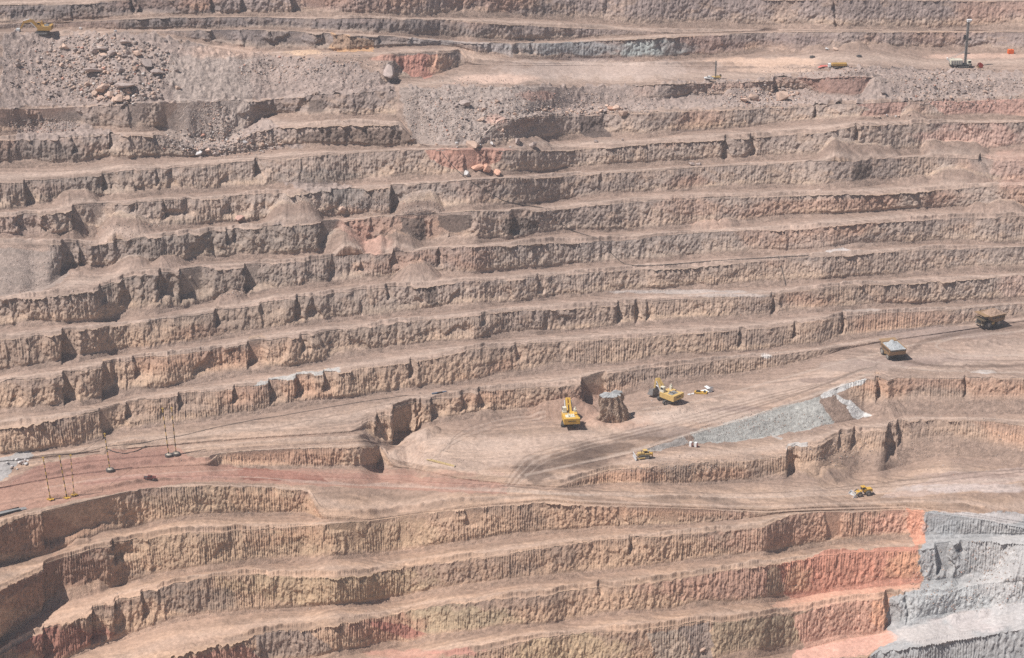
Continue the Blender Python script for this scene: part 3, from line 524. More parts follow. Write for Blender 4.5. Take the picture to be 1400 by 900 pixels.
zone([(1085,106),(1190,104),(1192,112),(1172,138),(1125,136),(1108,118)],(142,100,86),.75,'F'); zone([(1160,143),(1240,141),(1225,165),(1165,164),(1190,150)],(180,128,110),.6,'F')
zone([(1268,138),(1300,139),(1400,134),(1480,134),(1480,166),(1310,166),(1290,158)],(196,138,118),.6,'F'); blob(1330,190,80,24,(210,160,140),.55,'F'); blob(1390,230,40,30,(200,150,130),.4); blob(1290,117,40,6,(180,124,108),.7,'F'); blob(1390,390,30,30,(200,160,140),.5,'F')
zone([(580,206),(690,208),(685,222),(640,240),(600,225)],(190,128,104),.7,'F'); blob(640,206,60,3.5,(200,140,118),.7,'G'); blob(735,132,26,8,(186,136,116),.6); blob(680,165,16,8,(200,150,128),.6)
blob(950,285,60,12,(190,150,126),.5); blob(970,306,30,8,(206,166,142),.6); blob(1200,350,120,20,(188,160,140),.4,'F'); blob(1130,330,60,14,(188,160,142),.4); blob(900,305,60,14,(178,146,124),.4,'F')
blob(480,320,30,22,(190,134,112),.6); blob(510,340,25,12,(208,154,130),.6); blob(450,300,20,16,(120,98,92),.5,'F'); blob(25,310,60,14,(170,140,126),.6); blob(830,185,1,1,(1,1,1),0)
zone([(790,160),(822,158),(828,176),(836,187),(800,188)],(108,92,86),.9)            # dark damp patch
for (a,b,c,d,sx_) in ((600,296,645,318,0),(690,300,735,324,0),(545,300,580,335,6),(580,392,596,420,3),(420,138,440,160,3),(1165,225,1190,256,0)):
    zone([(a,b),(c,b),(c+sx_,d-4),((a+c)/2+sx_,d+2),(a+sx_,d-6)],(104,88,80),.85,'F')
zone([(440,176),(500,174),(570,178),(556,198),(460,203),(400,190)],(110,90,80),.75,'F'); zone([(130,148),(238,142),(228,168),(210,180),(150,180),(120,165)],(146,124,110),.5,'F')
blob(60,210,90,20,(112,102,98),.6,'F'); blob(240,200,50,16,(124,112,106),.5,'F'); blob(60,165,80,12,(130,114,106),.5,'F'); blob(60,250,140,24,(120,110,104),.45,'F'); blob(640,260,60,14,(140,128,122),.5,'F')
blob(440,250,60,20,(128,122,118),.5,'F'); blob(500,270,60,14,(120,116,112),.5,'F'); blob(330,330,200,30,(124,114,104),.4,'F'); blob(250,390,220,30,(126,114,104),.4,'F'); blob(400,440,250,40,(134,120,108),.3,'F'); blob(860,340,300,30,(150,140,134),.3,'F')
def track(pts, wd, col, s=.5, on='G'):
    global alb
    pts = np.array(pts, float); W = window(pts[:, 0].min()-wd, pts[:, 0].max()+wd, pts[:, 1].min()-wd, pts[:, 1].max()+wd)
    if not W: return
    x, y = PX[W], PY[W]; best = np.full(x.shape, 1e9, np.float32)
    # smooth the path
    for _ in range(2):
        q = [pts[0]]
        for a, b in zip(pts[:-1], pts[1:]): q += [a*.75+b*.25, a*.25+b*.75]
        pts = np.array(q+[pts[-1]])
    for a, b in zip(pts[:-1], pts[1:]):
        d = b-a; l = max((d**2).sum(), 1e-6); t = np.clip(((x-a[0])*d[0]+(y-a[1])*d[1])/l, 0, 1)
        best = np.minimum(best, np.hypot((x-a[0]-t*d[0])*.45, y-a[1]-t*d[1]))
    m = sstep(wd, wd*.3, best+(fbm(x/20, y/3, 3, 520)-.5)*wd*.7)*s*(.55+.9*fbm(x/30, y/4, 2, 521)).clip(0, 1)
    paint(W, m, col, on)
DK_, LT_ = (106,85,73), (186,164,147)
for i in range(5):
    o_ = i*3.2
    track([(585+o_*2,632-o_),(622,604-o_*1.1),(690,580-o_),(745,574-o_*.4)], .8, LT_ if i % 2 else DK_, .4)
for i in range(6):
    o_ = i*2.6
    track([(700-o_,668),(722-o_*1.6,650-o_*.5),(738-o_*1.5,634-o_),(790,616-o_*.9),(880,596-o_*.9),(1000,566-o_),(1120,530-o_*.5),(1200,500)], 1.1, DK_ if i % 2 else LT_, .35)
track([(720,650),(760,640),(850,622),(920,600),(1040,566),(1120,538),(1190,512)], 2.4, LT_, .55); track([(735,640),(800,618),(900,590)], 5, DK_, .45)
track([(940,584),(1040,556),(1110,532),(1180,505)], 1.6, DK_, .5); track([(880,560),(960,548),(1060,520),(1180,488),(1260,468),(1400,452)], 1.8, LT_, .5)
track([(1230,492),(1246,480),(1262,466),(1320,454),(1400,446)], 3.6, DK_, .65); track([(1226,488),(1240,494),(1270,501),(1330,503),(1410,500)], 3., DK_, .7); track([(1180,492),(1215,500),(1275,508),(1400,510)], 1.4, LT_, .6)
track([(1400,486),(1320,488),(1290,480),(1275,470),(1310,462)], 1.5, LT_, .7); track([(1400,494),(1330,494),(1296,490)], 1.5, DK_, .5)
track([(0,662),(60,640),(140,628),(235,622)], 1.8, (128,88,76), .5); track([(110,662),(180,655),(260,650),(400,650),(520,655),(660,664)], 1.4, (150,98,80), .6); track([(60,668),(150,652),(260,645),(330,642)], 1.6, (190,156,136), .5)
track([(330,652),(450,662),(620,668),(800,678),(1000,682),(1180,676),(1300,664),(1400,652)], 1.8, LT_, .5); track([(640,662),(800,672),(1000,676),(1200,668),(1400,645)], 1.2, DK_, .45)
track([(1130,668),(1260,655),(1330,646),(1400,642)], 1.6, DK_, .5); track([(0,690),(120,668),(240,656)], 1.0, DK_, .35)
track([(0,606),(140,585),(300,556),(460,532),(600,508),(760,492)], .7, DK_, .35); track([(350,590),(470,566),(560,548),(700,528),(800,515)], 1.0, DK_, .4); track([(405,588),(480,580),(560,560)], 1.4, (128,108,96), .5)
alb = np.clip(alb, .01, .85).astype(np.float32)
log('colours', time.time()-T0)

# ------------------------------------------------------------------ materials
def newmat(name, rough=.9):
    m = bpy.data.materials.new(name); m.use_nodes = True; b = m.node_tree.nodes['Principled BSDF']
    b.inputs['Roughness'].default_value = rough; b.inputs['Specular IOR Level'].default_value = .25
    return m, m.node_tree, b
def rock_material(name, bump, gravel, vert=1.):
    m, t, b = newmat(name, .95); N = t.nodes; K = t.links
    b.inputs['Specular IOR Level'].default_value = .08
    a = N.new('ShaderNodeAttribute'); a.attribute_name = 'rock'
    tc = N.new('ShaderNodeTexCoord')
    n1 = N.new('ShaderNodeTexNoise'); n1.inputs['Scale'].default_value = .55; n1.inputs['Detail'].default_value = 7; n1.inputs['Roughness'].default_value = .68
    K.new(tc.outputs['Object'], n1.inputs['Vector'])
    mp = N.new('ShaderNodeMapRange'); mp.inputs[1].default_value = .3; mp.inputs[2].default_value = .7; mp.inputs[3].default_value = .8; mp.inputs[4].default_value = 1.18
    K.new(n1.outputs['Fac'], mp.inputs[0])
    v = N.new('ShaderNodeTexVoronoi'); v.inputs['Scale'].default_value = .75; K.new(tc.outputs['Object'], v.inputs['Vector'])
    mv = N.new('ShaderNodeMapRange'); mv.inputs[1].default_value = 0; mv.inputs[2].default_value = 1; mv.inputs[3].default_value = 1-gravel; mv.inputs[4].default_value = 1+gravel
    sep = N.new('ShaderNodeSeparateColor'); K.new(v.outputs['Color'], sep.inputs[0]); K.new(sep.outputs[0], mv.inputs[0])
    mu = N.new('ShaderNodeMath'); mu.operation = 'MULTIPLY'; K.new(mp.outputs[0], mu.inputs[0]); K.new(mv.outputs[0], mu.inputs[1])
    vm = N.new('ShaderNodeVectorMath'); vm.operation = 'SCALE'; K.new(a.outputs['Color'], vm.inputs[0]); K.new(mu.outputs[0], vm.inputs['Scale'])
    K.new(vm.outputs[0], b.inputs['Base Color'])
    n2 = N.new('ShaderNodeTexNoise'); n2.inputs['Scale'].default_value = 1.3; n2.inputs['Detail'].default_value = 5; n2.inputs['Roughness'].default_value = .65
    ma = N.new('ShaderNodeMapping'); ma.inputs['Scale'].default_value = (1, 1, vert); K.new(tc.outputs['Object'], ma.inputs['Vector']); K.new(ma.outputs[0], n2.inputs['Vector'])
    bp = N.new('ShaderNodeBump'); bp.inputs['Strength'].default_value = 1; bp.inputs['Distance'].default_value = bump
    K.new(n2.outputs['Fac'], bp.inputs['Height']); K.new(bp.outputs[0], b.inputs['Normal'])
    return m
M_FACE = rock_material('blasted_rock', .55, .16, .6); M_GROUND = rock_material('dusty_ground', .3, .06)
# ------------------------------------------------------------------ mesh output
def grid_object(name, r0, r1, mat, label, cat):
    n = r1-r0+1
    co = np.stack([XX[r0:r1+1], YY[r0:r1+1], WZ[r0:r1+1]], -1).reshape(-1, 3).astype(np.float32)
    i = np.arange(n-1)[:, None]*NC+np.arange(NC-1)[None, :]
    q = np.stack([i, i+1, i+NC+1, i+NC], -1).reshape(-1, 4).astype(np.int32)
    me = bpy.data.meshes.new(name); me.vertices.add(len(co)); me.vertices.foreach_set('co', co.ravel())
    me.loops.add(q.size); me.loops.foreach_set('vertex_index', q.ravel()); me.polygons.add(len(q))
    me.polygons.foreach_set('loop_start', np.arange(0, q.size, 4, dtype=np.int32)); me.polygons.foreach_set('loop_total', np.full(len(q), 4, dtype=np.int32))
    me.update(calc_edges=True)
    at = me.attributes.new('rock', 'FLOAT_COLOR', 'POINT')
    cl = np.ones((len(co), 4), dtype=np.float32); cl[:, :3] = alb[r0:r1+1].reshape(-1, 3); at.data.foreach_set('color', cl.ravel())
    me.polygons.foreach_set('use_smooth', np.ones(len(q), dtype=bool))
    me.materials.append(mat)
    o = bpy.data.objects.new(name, me); COL.objects.link(o); o['kind'] = 'structure'; o['label'] = label; o['category'] = cat
    return o
brow = {nm: (a, b) for a, b, nm in bands}
ordn = ['lowest','second lowest','third lowest','fourth lowest','fifth lowest','sixth lowest']
low = ['B5t','B4t','B3t','B2t','B1t','B0t']
upn = ['Wt','Xt','Yt','Zt','At','Bt','Ct','Dt','Et']
cnt = ['first','second','third','fourth','fifth','sixth','seventh','eighth','ninth']
FACELAB = {'STt':'low ribbed earth face along the upper side of the main haul road','Ut':'grey gravel dump slope and rough face below the climbing haul road','Vt':'ribbed rock face behind the two yellow shovels',
 'Ft':'boulder strewn rubble slope below the yellow excavator at the top left','Jt':'dark rock face behind the upper plateau with ochre and pale green patches','Ht':'narrow dark rock face between the two highest terraces','Gt':'tall purplish rock wall along the top of the photo','Kt':'rock face above the top terrace'}
for i, n in enumerate(low): FACELAB[n] = '%s ribbed bench face in the layered pit wall below the main haul road' % ordn[i]
for i, n in enumerate(upn): FACELAB[n] = '%s rock bench face counted upwards from the pad with the yellow shovels' % cnt[i]
for a, b, nm in bands:
    if nm.endswith('tk'): continue
    if nm.endswith('t'):
        b2 = brow[nm+'k'][1]; grid_object('rock_face', a, b2, M_FACE, FACELAB[nm], 'rock face')
    elif nm == 'R0': grid_object('haul_road', a, b, M_GROUND, 'wide pink and tan haul road of packed dust crossing the pit', 'haul road')
    elif nm in ('STc','Uc'): grid_object('mine_ground', a, b, M_GROUND, {'STc':'level dusty pad beside the bulldozer and portable toilets','Uc':'dusty loading pad and climbing road where the yellow shovels stand'}[nm], 'ground')
    else:
        lb = {'base':'pit floor below the lowest bench','B0c':'brown earth verge under the main haul road','Vc':'dusty terrace above the face behind the shovels','Kc':'top ground'}.get(nm)
        if lb is None: lb = 'dusty level terrace on top of the '+FACELAB[nm[:-1]+'t']
        grid_object('bench_terrace', a, b, M_GROUND, lb[:110], 'terrace')
# surrounding ground
def plainmat(name, c, rough=.9, metal=0, nscale=3, var=.12):
    m, t, b = newmat(name, rough); N = t.nodes; K = t.links
    tc = N.new('ShaderNodeTexCoord'); n1 = N.new('ShaderNodeTexNoise'); n1.inputs['Scale'].default_value = nscale; n1.inputs['Detail'].default_value = 4
    K.new(tc.outputs['Object'], n1.inputs['Vector'])
    mp = N.new('ShaderNodeMapRange'); mp.inputs[1].default_value = .3; mp.inputs[2].default_value = .7; mp.inputs[3].default_value = 1-var; mp.inputs[4].default_value = 1+var
    K.new(n1.outputs['Fac'], mp.inputs[0]); vm = N.new('ShaderNodeVectorMath'); vm.operation = 'SCALE'; vm.inputs[0].default_value = c
    K.new(mp.outputs[0], vm.inputs['Scale']); K.new(vm.outputs[0], b.inputs['Base Color']); b.inputs['Metallic'].default_value = metal
    return m
TOPZ = float(WZ[-1].max()); FLOORZ = float(WZ[0].min())-2
me = bpy.data.meshes.new('plain'); bm = bmesh.new()
top = [(XX[-1, i], YY[-1, i], WZ[-1, i]) for i in range(0, NC, 10)]
va = [bm.verts.new(p) for p in top]; vb = [bm.verts.new((p[0]*2.2, p[1]*2.2, TOPZ+4)) for p in top]
for i in range(len(va)-1): bm.faces.new((va[i], va[i+1], vb[i+1], vb[i]))
bm.to_mesh(me); bm.free(); o = bpy.data.objects.new('plain', me); COL.objects.link(o)
me.materials.append(plainmat('plain_soil', tuple(lin(176,150,134)), nscale=.02)); o['kind'] = 'structure'; o['label'] = 'flat desert plain beyond the pit rim'; o['category'] = 'ground'
me = bpy.data.meshes.new('ground'); bm = bmesh.new()
vv = [bm.verts.new(p) for p in ((-2500,-1500,FLOORZ),(2500,-1500,FLOORZ),(2500,3800,FLOORZ),(-2500,3800,FLOORZ))]; bm.faces.new(vv)
bm.to_mesh(me); bm.free(); o = bpy.data.objects.new('ground', me); COL.objects.link(o)
me.materials.append(plainmat('pit_floor', tuple(lin(176,150,134)), nscale=.02)); o['kind'] = 'structure'; o['label'] = 'dusty floor of the pit'; o['category'] = 'ground'
# haze
if HAZE_DENSITY > 0:
    me = bpy.data.meshes.new('haze'); bm = bmesh.new(); bmesh.ops.create_cube(bm, size=1); bm.to_mesh(me); bm.free()
    o = bpy.data.objects.new('haze', me); COL.objects.link(o); zt = max(CAMZ, TOPZ+4)+20; zb = FLOORZ-1
    o.scale = (5200, 5500, zt-zb); o.location = (0, 1150, (zt+zb)/2); o['kind'] = 'stuff'; o['label'] = 'thin dusty haze filling the pit'; o['category'] = 'haze'
    m = bpy.data.materials.new('dust_haze'); m.use_nodes = True; t = m.node_tree; t.nodes.clear()
    out = t.nodes.new('ShaderNodeOutputMaterial'); pv = t.nodes.new('ShaderNodeVolumePrincipled'); pv.inputs['Density'].default_value = HAZE_DENSITY; pv.inputs['Color'].default_value = (.96, .94, .95, 1); pv.inputs['Anisotropy'].default_value = .2
    t.links.new(pv.outputs[0], out.inputs['Volume']); me.materials.append(m)
log('terrain built', time.time()-T0)
#OBJECTS#
# ------------------------------------------------------------------ object helpers
MT = {}
def M(name):
    if name in MT: return MT[name]
    P = {'yellow':((.60,.36,.065),.5,0,.14),'dusty_yellow':((.56,.38,.14),.7,0,.2),'ochre':((.42,.25,.07),.55,0,.15),'tyre':((.10,.09,.085),.9,0,.25),'dark':((.035,.034,.036),.7,0,.2),'steel':((.30,.29,.28),.6,.3,.15),'pale_steel':((.55,.55,.55),.5,.2,.1),
         'glass':((.02,.025,.03),.1,0,.05),'white':((.75,.74,.72),.5,0,.06),'red':((.42,.05,.035),.5,0,.1),'orange':((.80,.15,.03),.5,0,.1),'maroon':((.16,.045,.04),.35,.1,.1),'track':((.085,.078,.072),.85,.1,.25),
         'rim':((.42,.39,.34),.7,0,.15),'cable':((.07,.062,.058),.8,0,.1),'pole_yellow':((.62,.42,.09),.6,0,.1),'concrete':((.45,.38,.30),.9,0,.15),'blue_grey':((.12,.15,.20),.4,0,.1),'cream':((.66,.62,.50),.6,0,.1),'tan_paint':((.31,.20,.11),.7,0,.15),'pink_red':((.62,.20,.16),.6,0,.1),'dark_brown':((.13,.095,.06),.7,0,.25),'pale_yellow':((.58,.44,.22),.8,0,.1),'grey_steel':((.14,.135,.13),.7,.1,.2),'tarp':((.06,.06,.065),.6,0,.15)}
    c, r, me_, v = P[name]; MT[name] = plainmat(name+'_paint' if name not in ('glass','cable') else name+'_surface', c, r, me_, 1.5, v); return MT[name]
def box(bm, c, s, rz=0, rx=0, ry=0, bev=.06, taper=1):
    r = bmesh.ops.create_cube(bm, size=1); vs_ = r['verts']
    m = Matrix.Translation(c) @ Euler((rx, ry, rz)).to_matrix().to_4x4() @ Matrix.Diagonal((s[0], s[1], s[2], 1))
    for v in vs_:
        if v.co.z > 0 and taper != 1: v.co.x *= taper; v.co.y *= taper
    bmesh.ops.transform(bm, matrix=m, verts=vs_)
    if bev: bmesh.ops.bevel(bm, geom=list({e_ for v in vs_ for e_ in v.link_edges}), offset=min(bev, min(s)*.2), segments=1, affect='EDGES')
def cyl(bm, a, b, r, n=14, r2=None):
    a = Vector(a); b = Vector(b); d = b-a
    q = bmesh.ops.create_cone(bm, segments=n, radius1=r, radius2=r if r2 is None else r2, depth=d.length, cap_ends=True)
    bmesh.ops.transform(bm, matrix=Matrix.Translation((a+b)/2) @ d.to_track_quat('Z', 'Y').to_matrix().to_4x4(), verts=q['verts'])
def beam(bm, a, b, w_, h_, w2=None, h2=None):
    a = Vector(a); b = Vector(b); d = (b-a); L_ = d.length; w2 = w2 or w_; h2 = h2 or h_
    vs_ = []
    for (z, ww, hh) in ((0, w_, h_), (L_, w2, h2)):
        for (sx, sy) in ((-1,-1),(1,-1),(1,1),(-1,1)): vs_.append(bm.verts.new((sx*ww/2, sy*hh/2, z)))
    for f in ((3,2,1,0),(4,5,6,7),(0,1,5,4),(1,2,6,5),(2,3,7,6),(3,0,4,7)): bm.faces.new([vs_[i] for i in f])
    # keep width horizontal
    z = d.normalized(); x = Vector((-z.y, z.x, 0)); x = x.normalized() if x.length > 1e-4 else Vector((0,1,0)); y = z.cross(x)
    bmesh.ops.transform(bm, matrix=Matrix.Translation(a) @ Matrix((x, y, z)).transposed().to_4x4(), verts=vs_)
def prism(bm, pts, y0, y1):
    a = [bm.verts.new((p[0], y0, p[1])) for p in pts]; b = [bm.verts.new((p[0], y1, p[1])) for p in pts]
    n = len(pts); bm.faces.new(a[::-1]) if n else 0; bm.faces.new(b)
    for i in range(n): bm.faces.new((a[i], a[(i+1) % n], b[(i+1) % n], b[i]))
    bmesh.ops.recalc_face_normals(bm, faces=bm.faces)
def part(name, fn, mat, parent=None, label=None):
    me = bpy.data.meshes.new(name); bm = bmesh.new(); fn(bm); bmesh.ops.recalc_face_normals(bm, faces=bm.faces); bm.to_mesh(me); bm.free()
    o = bpy.data.objects.new(name, me); COL.objects.link(o); me.materials.append(mat if not isinstance(mat, str) else M(mat))
    if parent is not None: o.parent = parent
    if label: o['label'] = label
    return o
def props(o, label, cat, group=None):
    o['label'] = label; o['category'] = cat
    if group: o['group'] = group
    return o
def thing(name, label, cat, px, py, head=0, group=None, tilt=True, dz=0):
    o = bpy.data.objects.new(name, None); COL.objects.link(o); o.empty_display_size = .5
    p = hit2(px, py); o.location = (p.x, p.y, p.z+dz); o.rotation_euler = (0, 0, rad(head)); return props(o, label, cat, group)
RR2[:] = np.hypot(XX, YY)
def ground_at(x, y):
    ph = math.atan2(x, y); r = math.hypot(x, y); c = int(round(float(np.interp(ph, PHI, np.arange(NC)))))
    i = int(np.searchsorted(np.maximum.accumulate(RR2[:, c]), r)); i = min(max(i, 1), NR-1); r0, r1 = RR2[i-1, c], RR2[i, c]
    q = 0 if abs(r1-r0) < 1e-6 else min(max((r-r0)/(r1-r0), 0), 1); return float(WZ[i-1, c]+(WZ[i, c]-WZ[i-1, c])*q)
hit2 = hit
def level(px, py, rad_m, extra=0):
    """flatten the ground a little where a machine stands, and give its height"""
    p = hit(px, py); return p
def wheel(parent, x, y, r, wd, rimr=None, name='wheel'):
    wh = part(name, lambda b: cyl(b, (x, y-wd/2*.9, r), (x, y+wd/2*.9, r), r*.5, 16), 'rim', parent)
    def tyre(b):
        n = 22; prof = [(.55*r, -wd/2*.8), (.9*r, -wd/2), (r, -wd/2*.72), (r, wd/2*.72), (.9*r, wd/2), (.55*r, wd/2*.8)]
        rings = [[b.verts.new((x+math.cos(2*math.pi*i/n)*q, y+h, r+math.sin(2*math.pi*i/n)*q)) for q, h in prof] for i in range(n)]
        for i in range(n):
            for j in range(len(prof)): b.faces.new((rings[i][j], rings[(i+1) % n][j], rings[(i+1) % n][(j+1) % len(prof)], rings[i][(j+1) % len(prof)]))
        for i in range(0, n):
            a = 2*math.pi*i/n
            box(b, (x+math.cos(a)*r, y, r+math.sin(a)*r), (.10*r, wd*.8, .10*r), 0, 0, -a, bev=0)
    part('tyre', tyre, 'tyre', wh)
    part('hub', lambda b: cyl(b, (x, y-wd/2*.98, r), (x, y+wd/2*.98, r), r*.22, 10), 'steel', wh)
    return wh
def track_unit(parent, y, L_, H, wd, name='track'):
    def f(b):
        pts = []
        for i in range(9): a = math.pi/2+math.pi*i/8; pts.append((-L_/2+H/2+math.cos(a)*H/2, H/2+math.sin(a)*H/2))
        for i in range(9): a = -math.pi/2+math.pi*i/8; pts.append((L_/2-H/2+math.cos(a)*H/2, H/2+math.sin(a)*H/2))
        prism(b, pts, y-wd/2, y+wd/2)
        for i in range(int(L_/.6)):
            xx = -L_/2+.4+i*.6
            if abs(xx) < L_/2-H/2: box(b, (xx, y, H+.04), (.3, wd*1.02, .1), bev=0); box(b, (xx, y, .0), (.3, wd*1.02, .08), bev=0)
    o = part(name, f, 'track', parent)
    def g(b):
        for i in range(6):
            xx = -L_/2+H/2+i*(L_-H)/5; cyl(b, (xx, y-wd/2-.06, H*.42), (xx, y+wd/2+.06, H*.42), H*.26, 12)
    part('rollers', g, 'steel', o); return o

# ------------------------------------------------------------------ haul trucks
def haul_truck(label, px, py, head, loadmat, loadlabel, loadshape):
    t = thing('haul_truck', label, 'haul truck', px, py, head, 'mining haul trucks on the climbing road')
    k = 1.0
    part('chassis', lambda b: (box(b, (.4, 0, 2.3), (12.2, 2.6, 1.2)), box(b, (-3.6, 0, 1.9), (1.2, 7, 1.0)), box(b, (3.6, 0, 1.9), (1.0, 6.4, .8))), 'dark', t)
    part('engine_hood', lambda b: (box(b, (6.1, 0, 3.3), (2.6, 4.2, 2.6)), box(b, (7.2, 0, 2.0), (.8, 7.2, .8))), 'dark_brown', t)  # hood, deck and cab share one even dark brown
    part('grille', lambda b: [box(b, (7.45, 0, 2.6+i*.32), (.1, 3.4, .16), bev=0) for i in range(6)], 'dark', t)
    part('deck', lambda b: (box(b, (5.9, 0, 4.75), (3.0, 8.4, .22)), box(b, (7.3, 0, 5.3), (.08, 8.2, .08), bev=0), box(b, (7.3, 4.0, 5.0), (.08, .08, .6), bev=0), box(b, (7.3, -4.0, 5.0), (.08, .08, .6), bev=0)), 'dark_brown', t)
    cb = part('cab', lambda b: box(b, (5.7, 2.4, 5.75), (2.0, 2.0, 1.9), taper=.92), 'dark_brown', t)
    part('window', lambda b: (box(b, (6.72, 2.4, 6.0), (.06, 1.7, .9), bev=0), box(b, (5.7, 3.4, 6.0), (1.5, .06, .8), bev=0)), 'glass', cb)
    part('ladder', lambda b: [box(b, (7.75, -1.6+i*.0, 1.2+i*.55), (.1, 1.0, .1), bev=0) for i in range(7)], 'steel', t)
    for sx in (-1, 1): part('headlight', lambda b: box(b, (7.62, sx*2.6, 2.1), (.08, .5, .3)), 'white', t)
    def tray(b):
        prof_o = [(-7.4, 5.9), (-6.6, 3.3), (-1.0, 3.1), (3.7, 4.9), (4.1, 7.0), (7.4, 7.5), (7.4, 7.75), (3.7, 7.35), (-7.5, 6.9)]
        for sy in (-1, 1): prism(b, [(-7.4, 6.0), (-6.6, 3.6), (-1.0, 3.4), (3.9, 5.2), (4.1, 7.1), (-7.5, 6.9)], sy*4.5, sy*4.75)
        prism(b, [(-7.4, 5.6), (-6.6, 3.3), (-1.0, 3.1), (3.9, 4.9), (3.9, 5.2), (-1.0, 3.4), (-6.5, 3.6), (-7.3, 5.8)], -4.75, 4.75)
        prism(b, [(3.7, 4.9), (4.1, 7.1), (7.4, 7.5), (7.4, 7.7), (3.9, 7.35), (3.5, 5.1)], -4.75, 4.75)
    tr = part('tray', tray, 'tan_paint', t)
    for side in (-1, 1):
        def ribs(b):
            sy = side
            for i in range(9): xx = -6.6+i*1.25; box(b, (xx, sy*4.86, 5.0+max(0, xx)*.2), (.28, .22, 3.0-max(0, xx)*.35), bev=0)
            box(b, (-1.6, sy*4.88, 6.95), (11.6, .3, .3), bev=0)
        part('stiffener', ribs, 'tan_paint', tr)
        part('panel_marking', lambda b: (box(b, (-1.9, side*4.77, 5.6), (9, .1, .12), bev=0), [box(b, (-5.9+i*1.25, side*4.82, 5.6), (.8, .08, .9), bev=0) for i in range(7)]), 'dark', tr)
    for (x, y, wd) in ((3.7, 3.7, 1.35), (3.7, -3.7, 1.35)): wheel(t, x, y, 1.95, wd)
    for (x, y) in ((-3.6, 3.75), (-3.6, 2.2), (-3.6, -2.2), (-3.6, -3.75)): wheel(t, x, y, 1.95, 1.3)
    part('fuel_tank', lambda b: box(b, (0.4, 3.0, 2.2), (2.6, 1.6, 1.6), bev=.3), 'dusty_yellow', t)
    # the load: heaped loose rock lying in the tray
    lm, tt_, bb = newmat('load_'+loadmat, .95)
    n_ = tt_.nodes.new('ShaderNodeTexVoronoi'); n_.inputs['Scale'].default_value = 3; cr_ = tt_.nodes.new('ShaderNodeMapRange'); c_ = {'grey': (.36,.37,.37), 'brown': (.34,.23,.165)}[loadmat]
    tcx = tt_.nodes.new('ShaderNodeTexCoord'); tt_.links.new(tcx.outputs['Object'], n_.inputs['Vector']); sp = tt_.nodes.new('ShaderNodeSeparateColor'); tt_.links.new(n_.outputs['Color'], sp.inputs[0]); tt_.links.new(sp.outputs[0], cr_.inputs[0]); cr_.inputs[3].default_value = .7; cr_.inputs[4].default_value = 1.3
    vmm = tt_.nodes.new('ShaderNodeVectorMath'); vmm.operation = 'SCALE'; vmm.inputs[0].default_value = c_; tt_.links.new(cr_.outputs[0], vmm.inputs['Scale']); tt_.links.new(vmm.outputs[0], bb.inputs['Base Color'])
    me = bpy.data.meshes.new('ore_load'); bm = bmesh.new(); nx, ny = 40, 30; g = {}
    for i in range(nx):
        for j in range(ny):
            u_, v_ = i/(nx-1), j/(ny-1); x = -7.7+u_*12.0; y = -4.62+v_*9.24
            ed = min(u_, 1-u_, v_, 1-v_)*2
            h = 6.85+loadshape(u_, v_)*min(1, ed*2.2)+float(fbm(np.array([x*.9]), np.array([y*.9]), 3, 77)[0]-.5)*.9*min(1, ed*4)
            g[i, j] = bm.verts.new((x, y, h))
    for i in range(nx-1):
        for j in range(ny-1): bm.faces.new((g[i, j], g[i+1, j], g[i+1, j+1], g[i, j+1]))
    lowc = [bm.verts.new((p[0], p[1], 4.9)) for p in ((-6.4,-4.3),(3.8,-4.3),(3.8,4.3),(-6.4,4.3))]
    rim_ = [g[i, 0] for i in range(nx)]; bm.faces.new([g[i, 0] for i in range(nx)]+[lowc[1], lowc[0]]); bm.faces.new([g[nx-1, j] for j in range(ny)]+[lowc[2], lowc[1]])
    bm.faces.new([g[i, ny-1] for i in range(nx-1, -1, -1)]+[lowc[3], lowc[2]]); bm.faces.new([g[0, j] for j in range(ny-1, -1, -1)]+[lowc[0], lowc[3]]); bm.faces.new(lowc[::-1])
    bmesh.ops.recalc_face_normals(bm, faces=bm.faces); bm.to_mesh(me); bm.free(); me.materials.append(lm)
    o = bpy.data.objects.new('ore_load', me); COL.objects.link(o); o.location = t.location; o.rotation_euler = t.rotation_euler; props(o, loadlabel, 'load')
    return t
haul_truck('dusty haul truck heaped with pale grey rock, driving away beside its wide shadow', 1219, 487, 105, 'grey', 'heap of pale grey broken rock filling the tray of the haul truck', lambda u, v: .9*math.sin(math.pi*v)*(math.sin(math.pi*u)**.6)+1.5*math.exp(-((u-.72)**2+(v-.5)**2)/.03))
haul_truck('tan haul truck with brown load and dark nose coming down at the right edge', 1352, 444, 208, 'brown', 'smooth brown earth heaped in the tray of the haul truck at right', lambda u, v: 1.9*math.sin(math.pi*v)**.8*math.sin(math.pi*min(1, u*1.05))**.7)

